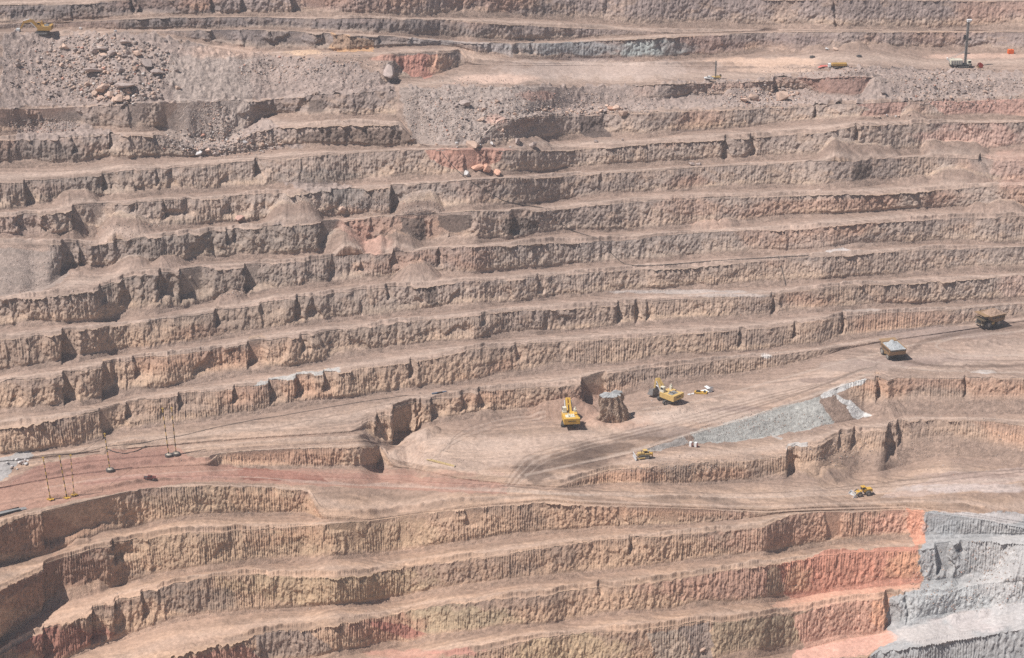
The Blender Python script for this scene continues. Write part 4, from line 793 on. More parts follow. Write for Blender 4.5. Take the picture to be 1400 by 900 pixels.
# ------------------------------------------------------------------ hydraulic shovels and the excavator
def digger(label, px, py, head, house_head, kind, name='mining_shovel', cat='shovel', paint='yellow', k=1.0, group=None, cw='yellow'):
    t = thing(name, label, cat, px, py, head, group); t.scale = (k, k, k)
    for sy in (-1, 1): track_unit(t, sy*2.75, 8.6, 2.2, 1.5)
    part('car_body', lambda b: (box(b, (0, 0, 1.5), (4.2, 4.2, 1.1)), cyl(b, (0, 0, 2.0), (0, 0, 2.8), 1.7, 20)), 'dark', t)
    h = rad(house_head-head)
    Rm = Matrix.Rotation(h, 4, 'Z')
    def P(name_, fn, mat, par=t):
        o = part(name_, fn, mat, par); o.data.transform(Rm); return o
    hs = P('house', lambda b: (box(b, (-1.6, 0, 4.2), (8.0, 7.2, 2.8)), box(b, (-.5, -2.6, 5.9), (4, 1.2, .7))), paint)
    P('counterweight', lambda b: prism(b, [(-5.5, 2.9), (-7.0, 3.1), (-7.1, 5.9), (-5.5, 6.0)], -3.75, 3.75), cw, t)
    P('lettering', lambda b: [box(b, (-7.12, -1.6+i*.46, 4.7), (.06, .3, .42), bev=0) for i in range(8)], 'dark', hs)
    P('engine_deck', lambda b: (box(b, (-3.6, .4, 5.75), (3.0, 4.4, .3)), [cyl(b, (-4.4+i*1.1, 1.2, 5.8), (-4.4+i*1.1, 1.2, 6.7), .28) for i in range(3)], [box(b, (-3.2, -1.2+i*.9, 6.05), (2.2, .5, .5)) for i in range(3)]), 'cream' if kind == 'rear' else 'steel', hs)
    P('handrail', lambda b: [cyl(b, (-5.3+i*1.2, -3.2, 5.6), (-5.3+i*1.2, -3.2, 6.6), .04, 5) for i in range(6)]+[cyl(b, (-5.3, -3.2, 6.6), (.7, -3.2, 6.6), .04, 5)], 'dark', hs)
    cb = P('cab', lambda b: (box(b, (1.2, 2.4, 5.9), (2.2, 1.9, 1.4)), box(b, (1.3, 2.4, 7.4), (2.0, 1.8, 1.9))), 'cream' if kind != 'hoe' else paint)
    P('window', lambda b: (box(b, (2.33, 2.4, 7.55), (.06, 1.5, 1.2), bev=0), box(b, (1.3, 3.33, 7.55), (1.5, .06, 1.1), bev=0), box(b, (1.3, 1.47, 7.55), (1.5, .06, 1.1), bev=0)), 'glass', cb)
    P('air_cleaner', lambda b: (box(b, (.3, -2.5, 6.6), (1.4, 1.2, 2.0)), cyl(b, (.3, -2.5, 7.5), (.3, -2.5, 8.5), .35)), 'cream' if kind != 'hoe' else paint)
    if kind == 'hoe':
        P('boom', lambda b: (beam(b, (1.6, 0, 3.4), (6.6, 0, 9.0), 1.3, 1.5, 1.2, 1.9), beam(b, (6.6, 0, 9.0), (12.2, 0, 7.4), 1.2, 1.9, .9, 1.1)), paint)
        P('boom_cylinder', lambda b: [cyl(b, (3.0, sy*.95, 3.2), (7.0, sy*.95, 7.6), .28) for sy in (-1, 1)], 'pale_steel')
        P('stick', lambda b: (beam(b, (11.5, 0, 8.2), (14.6, 0, 3.2), .9, 1.5, .7, .8)), paint)
        P('stick_cylinder', lambda b: cyl(b, (8.0, 0, 9.9), (12.0, 0, 8.8), .25), 'pale_steel')
        bu = P('bucket', lambda b: (prism(b, [(14.6, 3.4), (17.4, 3.3), (18.2, 1.6), (17.2, .2), (15.2, .1), (15.4, .5), (16.8, .7), (17.4, 1.7), (16.8, 2.8), (14.7, 2.7)], -1.8, 1.8), prism(b, [(14.6, 3.3), (17.4, 3.2), (18.1, 1.6), (17.2, .3), (15.3, .3)], -1.9, -1.75), prism(b, [(14.6, 3.3), (17.4, 3.2), (18.1, 1.6), (17.2, .3), (15.3, .3)], 1.75, 1.9)), 'pale_steel')
    else:
        P('boom', lambda b: [beam(b, (2.0, sy*.85, 3.9), (7.3, sy*.7, 10.2), .95, 1.8, .8, 1.3) for sy in (-1, 1)]+[box(b, (5.2, 0, 8.0), (.8, 2.0, .6), ry=-.9), box(b, (7.0, 0, 9.8), (.8, 2.0, .6), ry=-.9)], paint)
        P('boom_cylinder', lambda b: [cyl(b, (2.8, sy*1.7, 3.2), (6.6, sy*1.5, 9.4), .3) for sy in (-1, 1)], 'pale_steel')
        P('stick', lambda b: beam(b, (7.5, 0, 10.0), (8.6, 0, 4.6), 1.6, 1.2, 1.4, .9), paint)
        P('stick_cylinder', lambda b: [cyl(b, (3.6, sy*.5, 5.2), (8.8, sy*.5, 7.0), .25) for sy in (-1, 1)], 'pale_steel')
        P('bucket', lambda b: (prism(b, [(7.6, 5.2), (8.2, 1.2), (11.6, .8), (11.8, 1.2), (8.9, 1.7), (8.3, 5.0)], -2.3, 2.3), prism(b, [(7.6, 5.2), (8.2, 1.2), (11.6, .9), (10.2, 4.2)], -2.45, -2.2), prism(b, [(7.6, 5.2), (8.2, 1.2), (11.6, .9), (10.2, 4.2)], 2.2, 2.45)), 'steel')
    return t
digger('yellow mining shovel seen from behind with raised boom, digging left of the rock pillar', 779, 580, 78, 97, 'rear', k=1.1, group='yellow mining shovels on the loading pad')
digger('yellow mining shovel standing askew with dark deck, right of the rock pillar', 913, 549, 205, 134, 'side', k=1.06, paint='dusty_yellow', cw='dusty_yellow', group='yellow mining shovels on the loading pad')
digger('yellow backhoe excavator resting its bucket on top of the rubble slope', 58, 46, 179, 179, 'hoe', name='excavator', cat='excavator', paint='ochre', k=.84, cw='ochre')

# ------------------------------------------------------------------ bulldozer
t = thing('bulldozer', 'yellow tracked bulldozer with steel blade on the dusty pad near the portable toilets', 'bulldozer', 880, 626, 192)
for sy in (-1, 1): track_unit(t, sy*1.5, 5.8, 1.9, .8)
part('body', lambda b: (box(b, (1.5, 0, 2.2), (3.2, 1.9, 1.7)), box(b, (-1.6, 0, 2.0), (2.6, 2.6, 1.5))), 'dusty_yellow', t)
cb = part('cab', lambda b: (box(b, (-.7, 0, 3.3), (1.7, 1.7, 1.6)), box(b, (-.7, 0, 4.2), (2.3, 2.2, .18))), 'dusty_yellow', t)
part('window', lambda b: (box(b, (.18, 0, 3.4), (.05, 1.4, 1.0), bev=0), box(b, (-.7, .88, 3.4), (1.3, .05, .9), bev=0), box(b, (-.7, -.88, 3.4), (1.3, .05, .9), bev=0)), 'glass', cb)
part('exhaust_stack', lambda b: cyl(b, (1.3, .5, 3.0), (1.3, .5, 4.3), .16), 'dark', t)
part('blade', lambda b: prism(b, [(4.5, .1), (4.9, .1), (4.55, 1.2), (4.85, 2.3), (4.5, 2.4), (4.2, 1.2)], -3.0, 3.0), 'pale_steel', t)
for sy in (-1, 1): part('push_arm', lambda b: beam(b, (-.2, sy*2.15, .9), (4.4, sy*2.3, .8), .35, .5), 'dusty_yellow', t)
part('ripper', lambda b: (box(b, (-3.7, 0, 1.9), (1.2, 1.6, .8)), beam(b, (-4.4, 0, 2.6), (-4.5, 0, .3), .4, .5), box(b, (-3.3, 1.0, 2.4), (.5, .3, .9)), box(b, (-3.3, -1.0, 2.4), (.5, .3, .9))), 'yellow', t)
# ------------------------------------------------------------------ wheel dozer
t = thing('wheel_loader', 'yellow wheel loader with a wide pale bucket low in front, on the main haul road', 'wheel loader', 1179, 677, 197)
part('rear_body', lambda b: (box(b, (-2.6, 0, 2.7), (4.2, 2.6, 1.5)), box(b, (-4.7, 0, 2.5), (.5, 2.8, 1.4))), 'yellow', t)
part('front_frame', lambda b: (box(b, (1.9, 0, 1.8), (2.8, 1.6, 1.3)), beam(b, (1.6, 1.0, 2.7), (4.9, 1.1, 1.0), .35, .6), beam(b, (1.6, -1.0, 2.7), (4.9, -1.1, 1.0), .35, .6)), 'yellow', t)
cb = part('cab', lambda b: (box(b, (-.1, 0, 3.7), (1.8, 1.9, 1.9)), box(b, (-.1, 0, 4.8), (2.2, 2.3, .18)), cyl(b, (-.1, 0, 4.8), (-.1, 0, 5.3), .2)), 'yellow', t)
part('window', lambda b: (box(b, (.83, 0, 3.95), (.05, 1.6, 1.2), bev=0), box(b, (-.1, .98, 3.95), (1.4, .05, 1.1), bev=0), box(b, (-.1, -.98, 3.95), (1.4, .05, 1.1), bev=0)), 'glass', cb)
for (x, y) in ((2.3, 1.75), (2.3, -1.75), (-2.5, 1.75), (-2.5, -1.75)): wheel(t, x, y, 1.35, .95)
part('bucket', lambda b: (prism(b, [(4.6, .1), (7.0, .15), (7.0, .3), (5.1, .5), (4.8, 1.4), (5.2, 2.3), (4.9, 2.4), (4.4, 1.5)], -2.7, 2.7), prism(b, [(4.6, .1), (7.0, .15), (5.2, 2.3), (4.5, 1.5)], -2.85, -2.65), prism(b, [(4.6, .1), (7.0, .15), (5.2, 2.3), (4.5, 1.5)], 2.65, 2.85)), 'pale_steel', t)
part('lift_cylinder', lambda b: [cyl(b, (1.8, sy*.6, 1.9), (4.2, sy*.6, 2.0), .16) for sy in (-1, 1)], 'white', t)
# ------------------------------------------------------------------ pickups
def pickup(label, px, py, head, body, k=1.):
    t = thing('pickup_truck', label, 'pickup truck', px, py, head); t.scale = (k, k, k)
    def bd(b):
        prism(b, [(-2.7, .45), (2.7, .45), (2.75, .95), (1.5, 1.12), (.75, 1.12), (-.95, 1.12), (-2.7, 1.12)], -.93, -.6); prism(b, [(-2.7, .45), (2.7, .45), (2.75, .95), (1.5, 1.12), (-2.7, 1.12)], .6, .93)
        box(b, (0, 0, .62), (5.3, 1.5, .32)); box(b, (1.9, 0, .85), (1.6, 1.6, .45)); box(b, (-2.66, 0, .85), (.1, 1.5, .55))
    part('body', bd, body, t)
    cb = part('cab', lambda b: prism(b, [(1.15, 1.1), (.5, 1.75), (-.85, 1.78), (-1.0, 1.1)], -.8, .8), body, t)
    part('window', lambda b: (prism(b, [(.95, 1.15), (.45, 1.66), (-.75, 1.68), (-.85, 1.15)], -.82, .82)), 'glass', cb)
    part('windscreen', lambda b: box(b, (.86, 0, 1.43), (.05, 1.4, .8), ry=-.72, bev=0), 'glass', cb)
    part('bed_cover', lambda b: box(b, (-1.85, 0, 1.13), (1.6, 1.45, .1)), 'tarp', t)
    for x in (1.75, -1.6):
        for y in (.82, -.82): wheel(t, x, y, .4, .27)
    for sy in (-1, 1): part('headlight', lambda b: box(b, (2.72, sy*.68, .85), (.08, .35, .2)), 'white', t)
    return t
pickup('dark maroon pickup truck driving right along the pink haul road', 205, 655, 2, 'maroon', 1.05)
pickup('small white and blue grey pickup parked left of the small drill rig', 969, 108.3, 175, 'white', 1.05)

# ------------------------------------------------------------------ drill rigs
def lattice(b, x, y, z0, z1, w_):
    for sx in (-1, 1):
        for sy in (-1, 1): beam(b, (x+sx*w_/2, y+sy*w_/2, z0), (x+sx*w_/2, y+sy*w_/2, z1), .2, .2)
    n = max(3, int((z1-z0)/(w_*1.0)))
    for i in range(n):
        a0 = z0+(z1-z0)*i/n; a1 = z0+(z1-z0)*(i+1)/n
        for (sx, sy, ex, ey) in ((-1,-1,1,-1),(1,-1,1,1),(1,1,-1,1),(-1,1,-1,-1)):
            if i % 2: sx, ex, sy, ey = ex, sx, ey, sy
            beam(b, (x+sx*w_/2, y+sy*w_/2, a0), (x+ex*w_/2, y+ey*w_/2, a1), .1, .1); 
            beam(b, (x+sx*w_/2, y+sy*w_/2, a1), (x+ex*w_/2, y+ey*w_/2, a1), .1, .1)
t = thing('drill_rig', 'tall drill rig with white body and high lattice mast on the upper plateau', 'drill rig', 1316, 91.5, 4)
for sy in (-1, 1): track_unit(t, sy*2.2, 7.0, 1.3, .9)
part('platform', lambda b: box(b, (-1.6, 0, 1.8), (13.5, 5.4, .5)), 'dark', t)
part('machinery_house', lambda b: (box(b, (-4.6, 0, 3.5), (7.6, 4.6, 2.9)), box(b, (-6.5, .8, 5.2), (2.2, 1.8, .6))), 'cream', t)
part('house_panel', lambda b: [box(b, (-7.3+i*1.5, -2.33, 3.4), (.9, .06, 1.9), bev=0) for i in range(5)], 'steel', t)
cb = part('cab', lambda b: box(b, (3.6, -1.4, 3.3), (2.2, 2.0, 2.5)), 'cream', t); part('window', lambda b: (box(b, (3.6, -2.42, 3.7), (1.7, .06, 1.2), bev=0), box(b, (4.73, -1.4, 3.7), (.06, 1.5, 1.2), bev=0)), 'glass', cb)
ms = part('mast', lambda b: lattice(b, 1.4, 0, 2.0, 29.5, 1.25), 'steel', t)
part('drill_pipe', lambda b: (cyl(b, (1.4, 0, .2), (1.4, 0, 29), .28), box(b, (1.3, 0, 10.5), (.9, .9, 5)), box(b, (1.4, 0, 21), (.8, .7, 3))), 'grey_steel', ms)
part('crown_block', lambda b: (box(b, (1.9, 0, 29.9), (3.0, 1.9, .8)), box(b, (1.4, 0, 29.0), (1.9, 1.9, .5))), 'white', ms)
part('catwalk', lambda b: (box(b, (2.6, 0, 8.6), (3.0, 1.6, .25)), box(b, (3.1, 0, 17.5), (2.0, 1.8, .8)), box(b, (-.2, 0, 19), (1.2, 1.6, 2.6))), 'dark', ms)
part('mast_brace', lambda b: [cyl(b, (-9.8, sy*1.2, 5.0), (.8, sy*.8, 9.8), .14) for sy in (-1, 1)], 'steel', t)
part('rear_frame', lambda b: (beam(b, (-8.0, 0, 2.2), (-10.3, 0, 6.0), 1.6, .5), beam(b, (-8.6, 0, 4.0), (-10.6, 0, 5.2), .5, .5)), 'white', t)
part('jack', lambda b: [cyl(b, (x, sy*2.6, 0), (x, sy*2.6, 2.6), .3) for x in (-7.5, 4.6) for sy in (-1, 1)], 'dark', t)
t = thing('drill_rig', 'small drill rig with short dark mast beside a parked pickup on the plateau', 'drill rig', 979, 108.3, 0)
for sy in (-1, 1): track_unit(t, sy*1.1, 4.0, .9, .5)
part('body', lambda b: (box(b, (1.2, 0, 1.5), (3.0, 2.0, 1.2)), box(b, (-1.6, 0, 1.3), (1.8, 1.8, .7))), 'dusty_yellow', t)
cb = part('cab', lambda b: box(b, (2.6, 0, 2.1), (1.1, 1.3, 1.5)), 'dark', t); part('window', lambda b: box(b, (2.6, -.67, 2.3), (.9, .05, .8), bev=0), 'glass', cb)
ms = part('mast', lambda b: lattice(b, -.4, 0, .6, 11.3, .7), 'steel', t); part('drill_pipe', lambda b: (cyl(b, (-.4, 0, .1), (-.4, 0, 11), .14), box(b, (-.4, 0, 8.6), (.75, .75, 2.2))), 'dark', ms)

# ------------------------------------------------------------------ smaller things on the plateau
t = thing('tanker_trailer', 'long orange tank trailer with a white front cab parked among rubble below the plateau rocks', 'trailer', 1147, 93.2, 3)
part('tank', lambda b: (box(b, (0, 0, 2.3), (9.6, 2.7, 1.9), bev=.4), box(b, (0, 0, 3.3), (9.0, 1.0, .25))), 'ochre', t)
part('chassis', lambda b: box(b, (-.5, 0, 1.1), (10.5, 1.6, .5)), 'dark', t)
cb = part('cab', lambda b: box(b, (-6.0, 0, 1.9), (1.6, 2.5, 2.0)), 'white', t); part('window', lambda b: box(b, (-6.83, 0, 2.3), (.06, 2.0, .8), bev=0), 'glass', cb)
for x in (-5.6, -3.2, 2.4, 3.9):
    for y in (1.1, -1.1): wheel(t, x, y, .65, .5)
part('end_plate', lambda b: box(b, (4.9, 0, 2.3), (.12, 2.2, 1.5)), 'white', t)
t = thing('scrap_plate', 'pinkish red bent steel plate on the ground left of the orange tank trailer', 'steel plate', 1127, 92, 8)
part('plate', lambda b: (prism(b, [(-4, .1), (-1, .9), (3.4, .9), (4.2, .1), (3.2, .4), (-1, .45), (-3.6, 0)], -1.2, 1.2)), 'pink_red', t)
part('flange', lambda b: (box(b, (3.6, 0, .6), (.3, 2.4, .9)), box(b, (.4, 1.2, .8), (5.6, .15, .6))), 'pink_red', t)
t = thing('water_tank', 'bright orange box tank standing alone at the right end of the plateau', 'tank', 1381.5, 73.5, 6)
part('tank', lambda b: box(b, (0, 0, 1.7), (3.5, 2.4, 2.3), bev=.2), 'orange', t)
part('frame', lambda b: ([box(b, (sx*1.7, sy*1.15, 1.4), (.16, .16, 2.8), bev=0) for sx in (-1, 1) for sy in (-1, 1)], box(b, (0, 0, .35), (3.7, 2.5, .3))), 'orange', t)
part('lid', lambda b: cyl(b, (.4, 0, 2.8), (.4, 0, 3.0), .45), 'dark', t)
def reel():
    t = thing('cable_reel', 'reddish cable reel just right of the tall drill rig', 'cable reel', 1340, 92.5, 10)
    part('drum', lambda b: cyl(b, (0, -1.0, 1.5), (0, 1.0, 1.5), 1.0), 'dark', t)
    part('flange', lambda b: (cyl(b, (0, -1.15, 1.5), (0, -1.0, 1.5), 1.5, 20), cyl(b, (0, 1.0, 1.5), (0, 1.15, 1.5), 1.5, 20)), 'red', t)
    part('skid', lambda b: (box(b, (0, 0, .15), (3.6, 2.2, .3)), beam(b, (-1.2, 0, .2), (0, 0, 1.5), .2, 1.6)), 'tan_paint', t)
reel()
t = thing('spare_bucket', 'white steel bucket shell lying right of the askew shovel', 'bucket', 966, 535.5, 25)
part('shell', lambda b: (prism(b, [(-2.6, .1), (2.2, .2), (3.0, 1.2), (1.2, 2.6), (-.6, 2.4), (-.2, 2.0), (1.0, 2.1), (2.2, 1.1), (1.6, .6), (-2.4, .5)], -1.9, 1.9)), 'white', t)
part('lug', lambda b: (beam(b, (1.0, .6, 2.4), (4.4, .8, 1.4), .35, .4), beam(b, (1.0, -.6, 2.4), (3.6, -.8, 1.5), .35, .4)), 'pale_steel', t)
t = thing('steel_skid', 'yellow and black steel frame lying beside the white bucket shell', 'steel frame', 958, 538, -12)
part('girder', lambda b: (beam(b, (-3.4, -1, .5), (3.4, -1, .6), .6, .7), beam(b, (-3.4, 1.2, .5), (3.4, 1.2, .6), .5, .6), box(b, (-2.9, 0, .6), (.7, 2.6, .8)), box(b, (1.0, 0, .5), (.6, 2.4, .6)), box(b, (3.2, 0, .7), (.6, 2.6, .9))), 'yellow', t)
part('motor', lambda b: (box(b, (-1.4, .2, 1.0), (1.8, 1.4, .9)), cyl(b, (2.0, -.3, .9), (2.0, 1.3, .9), .6)), 'dark', t)
for i, (x, y) in enumerate(((942, 540), (947, 539))):
    props(part('concrete_slab', lambda b: (box(b, (0, 0, .2), (1.5, 1.0, .45)), box(b, (.4, .1, .5), (.7, .7, .3))), 'white'), ['small white slab right behind the askew shovel, the left one of two', 'small white slab right behind the askew shovel, the right one of two'][i], 'slab').location = hit(x, y)
for i, (x, y) in enumerate(((944.3, 610.3), (951.3, 611))):
    t = thing('portable_toilet', ['white portable toilet with a red side, the left one of the pair', 'white portable toilet with a red side, the right one of the pair'][i], 'portable toilet', x, y, -32, 'portable toilets below the grey dump slope')
    part('cabin', lambda b: box(b, (0, 0, 1.2), (1.35, 1.35, 2.3), bev=.05), 'white', t); part('door', lambda b: box(b, (.7, 0, 1.15), (.08, 1.15, 2.05), bev=0), 'red', t)
    part('roof', lambda b: box(b, (0, 0, 2.42), (1.45, 1.45, .2), taper=.8), 'white', t); part('vent_pipe', lambda b: cyl(b, (-.45, .45, 2.4), (-.45, .45, 2.85), .06, 6), 'dark', t)

# ------------------------------------------------------------------ striped cable poles
stripe = None
def pole(label, px, py, h, leanx, base, group='striped cable poles beside the haul road', thin=.0):
    global stripe
    t = thing('cable_pole', label, 'cable pole', px, py, 0, group)
    p1 = [Vector((leanx*h*z/h, 0, z)) for z in (0, h)]
    n = 12
    ms_ = part('mast', lambda b: cyl(b, (0, 0, .3), (leanx*h, 0, h), .21-thin, 8), 'pole_yellow', t)
    for i in range(0, n, 2):
        a = .5+(h-.5)*i/n; c = .5+(h-.5)*(i+1)/n
        part('black_band', lambda b: cyl(b, (leanx*a, 0, a), (leanx*c, 0, c), .24-thin, 8), 'dark', ms_)
    if base == 'tyre':
        tb = part('tyre_base', lambda b: cyl(b, (0, 0, 0), (0, 0, 1.1), 1.9, 22), 'tyre', t); part('concrete_fill', lambda b: cyl(b, (0, 0, 1.05), (0, 0, 1.45), 1.3, 18, .7), 'concrete', t)
    else:
        part('base_frame', lambda b: (box(b, (0, 0, .25), (3.4, 1.2, .4)), box(b, (0, 0, .25), (1.2, 2.6, .38)), beam(b, (-1.2, 0, .4), (0, 0, 1.8), .2, .2), beam(b, (1.2, 0, .4), (0, 0, 1.8), .2, .2)), 'yellow', t)
    part('cable_hook', lambda b: (box(b, (leanx*h, 0, h+.1), (1.1, .3, .35)), cyl(b, (leanx*h, 0, h), (leanx*h, 0, h+.7), .12, 6)), 'pole_yellow', t)
    return Vector((t.location.x+leanx*h, t.location.y, t.location.z+h))
tops = [pole('striped cable pole leaning left on a yellow foot, leftmost of all poles', 69, 683, 21.5, -.075, 'frame'),
        pole('striped cable pole on a bright yellow foot, second from the left', 91.5, 681, 21.5, -.078, 'frame'),
        pole('thin straight dark striped pole at the road edge, third from the left', 101.3, 677, 20.5, .0, 'frame', thin=.06),
        pole('striped cable pole standing alone in a tyre base in the middle of the haul road', 150.5, 644, 19.5, -.06, 'tyre'),
        pole('tall striped cable pole in a tyre base, left one of the close pair', 231, 624, 25.5, -.06, 'tyre'),
        pole('tall striped cable pole in a tyre base, right one of the close pair', 241, 622, 25.0, -.03, 'tyre')]
for i, (x, y) in enumerate(((1110.5, 79), (1174.5, 78))):
    t = thing('post_in_tyre', ['thin post in a dark tyre on the upper plateau, left one of two', 'thin post in a dark tyre on the upper plateau, right one of two'][i], 'post', x, y, 0, 'posts in tyres on the upper plateau')
    part('tyre', lambda b: cyl(b, (0, 0, 0), (0, 0, 1.0), 1.65, 20), 'tyre', t); part('post', lambda b: cyl(b, (0, 0, .9), (0, 0, 6.5), .07, 6), 'steel', t); part('fill', lambda b: cyl(b, (0, 0, .95), (0, 0, 1.15), .9, 14), 'dark', t)

# ------------------------------------------------------------------ cables and pipes
def tube(name, pts, r, mat, label, cat, lift=.15):
    P_ = []
    for (a, b), (c, d) in zip(pts[:-1], pts[1:]):
        n = max(2, int(math.hypot(c-a, d-b)/3))
        for i in range(n): p = hit(a+(c-a)*i/n, b+(d-b)*i/n); P_.append(Vector((p.x, p.y, p.z+lift)))
    p = hit(*pts[-1]); P_.append(Vector((p.x, p.y, p.z+lift)))
    for _ in range(2): P_ = [P_[0]]+[(P_[i-1]+P_[i]*2+P_[i+1])/4 for i in range(1, len(P_)-1)]+[P_[-1]]
    return rope(name, P_, r, mat, label, cat)
def rope(name, P_, r, mat, label, cat):
    me = bpy.data.meshes.new(name); bm = bmesh.new(); n = 6; rings = []
    for i, p in enumerate(P_):
        d = (P_[min(i+1, len(P_)-1)]-P_[max(i-1, 0)]).normalized(); x = d.cross(Vector((0, 0, 1))); x = x.normalized() if x.length > 1e-3 else Vector((1,0,0)); y = x.cross(d)
        rings.append([bm.verts.new(p+x*math.cos(2*math.pi*j/n)*r+y*math.sin(2*math.pi*j/n)*r) for j in range(n)])
    for a, b in zip(rings[:-1], rings[1:]):
        for j in range(n): bm.faces.new((a[j], a[(j+1) % n], b[(j+1) % n], b[j]))
    bm.faces.new(rings[0][::-1]); bm.faces.new(rings[-1]); bmesh.ops.recalc_face_normals(bm, faces=bm.faces)
    bm.to_mesh(me); bm.free(); me.materials.append(M(mat)); o = bpy.data.objects.new(name, me); COL.objects.link(o); return props(o, label, cat)
tube('power_cable', [(604,210),(622,231),(640,247),(665,262),(690,276),(715,281),(745,285),(760,302),(780,315),(797,321),(814,325),(826,333),(836,347),(850,360),(864,364),(890,364),(930,361),(980,357),(1050,353),(1105,350)], .15, 'cable', 'long dark cable winding down across several benches in the middle of the wall', 'cable', .3)
tube('power_cable', [(1064,351),(1068,365),(1072,380),(1074,391)], .2, 'cable', 'short dark cable hanging straight down one bench face', 'cable', .3)
tube('power_cable', [(40,626),(70,622),(100,621),(125,617),(145,611),(165,609),(190,607),(215,602),(250,596),(290,586),(350,574),(385,569),(440,559),(500,549),(550,542),(575,538)], .1, 'cable', 'dark cable running along the foot of the bench above the pink road', 'cable', .25)
tube('power_cable', [(140,612),(155,618),(170,621),(188,617),(200,610)], .2, 'cable', 'loop of dark cable on the grey ground above the striped poles', 'cable', .2)
tube('power_cable', [(640,477),(700,472)], .01, 'cable', 'thin cable', 'cable') if False else None
# wires between the first poles
def sag(a, b, s_): return [a.lerp(b, i/12)-Vector((0, 0, s_*4*(i/12)*(1-i/12))) for i in range(13)]
rope('overhead_wire', sag(tops[0], tops[1], .4)+sag(tops[1], tops[2], .3)[1:]+sag(tops[2], tops[3], 1.6)[1:], .07, 'cable', 'thin wire strung over the four poles at the left', 'wire')
rope('overhead_wire', sag(tops[4], tops[5], .4), .07, 'cable', 'short wire between the close pair of tall poles', 'wire')
t = thing('pipe_row', 'row of dark pipes lying end to end on the terrace above the shovel pad', 'pipes', 600.5, 538, 20)
part('pipe', lambda b: cyl(b, (-4.0, 0, .45), (-1.0, 0, .45), .42), 'blue_grey', t); part('pipe', lambda b: cyl(b, (-.9, .1, .45), (1.6, .1, .45), .42), 'dark', t); part('pipe', lambda b: cyl(b, (1.7, .15, .45), (4.0, .15, .45), .42), 'blue_grey', t)
t = thing('fallen_pole', 'pale yellow steel pole lying flat on the pad below the dark cove', 'pole', 602, 634, -30)
part('mast', lambda b: (beam(b, (-8, 0, .4), (8, 0, .45), .35, .4), beam(b, (-6.5, 1.1, .4), (8, .8, .4), .3, .35)), 'pale_yellow', t); part('cross_bar', lambda b: [box(b, (-6+i*2.8, .5, .45), (.25, 1.5, .25), bev=0) for i in range(6)], 'pale_yellow', t); part('foot', lambda b: box(b, (8.2, .3, .4), (.4, 1.4, .6)), 'concrete', t)
t = thing('steel_ramp', 'dark grey steel ramp lying on the road edge at the left border', 'ramp', 13, 701, 32)
part('deck', lambda b: prism(b, [(-9, .1), (8, .1), (8, .35), (-2, 1.0), (-9, 1.0)], -1.2, 1.2), 'steel', t); part('rail', lambda b: (box(b, (-2, -1.3, .7), (14, .2, .8)), box(b, (-2, 1.3, .7), (14, .2, .8))), 'dark', t)

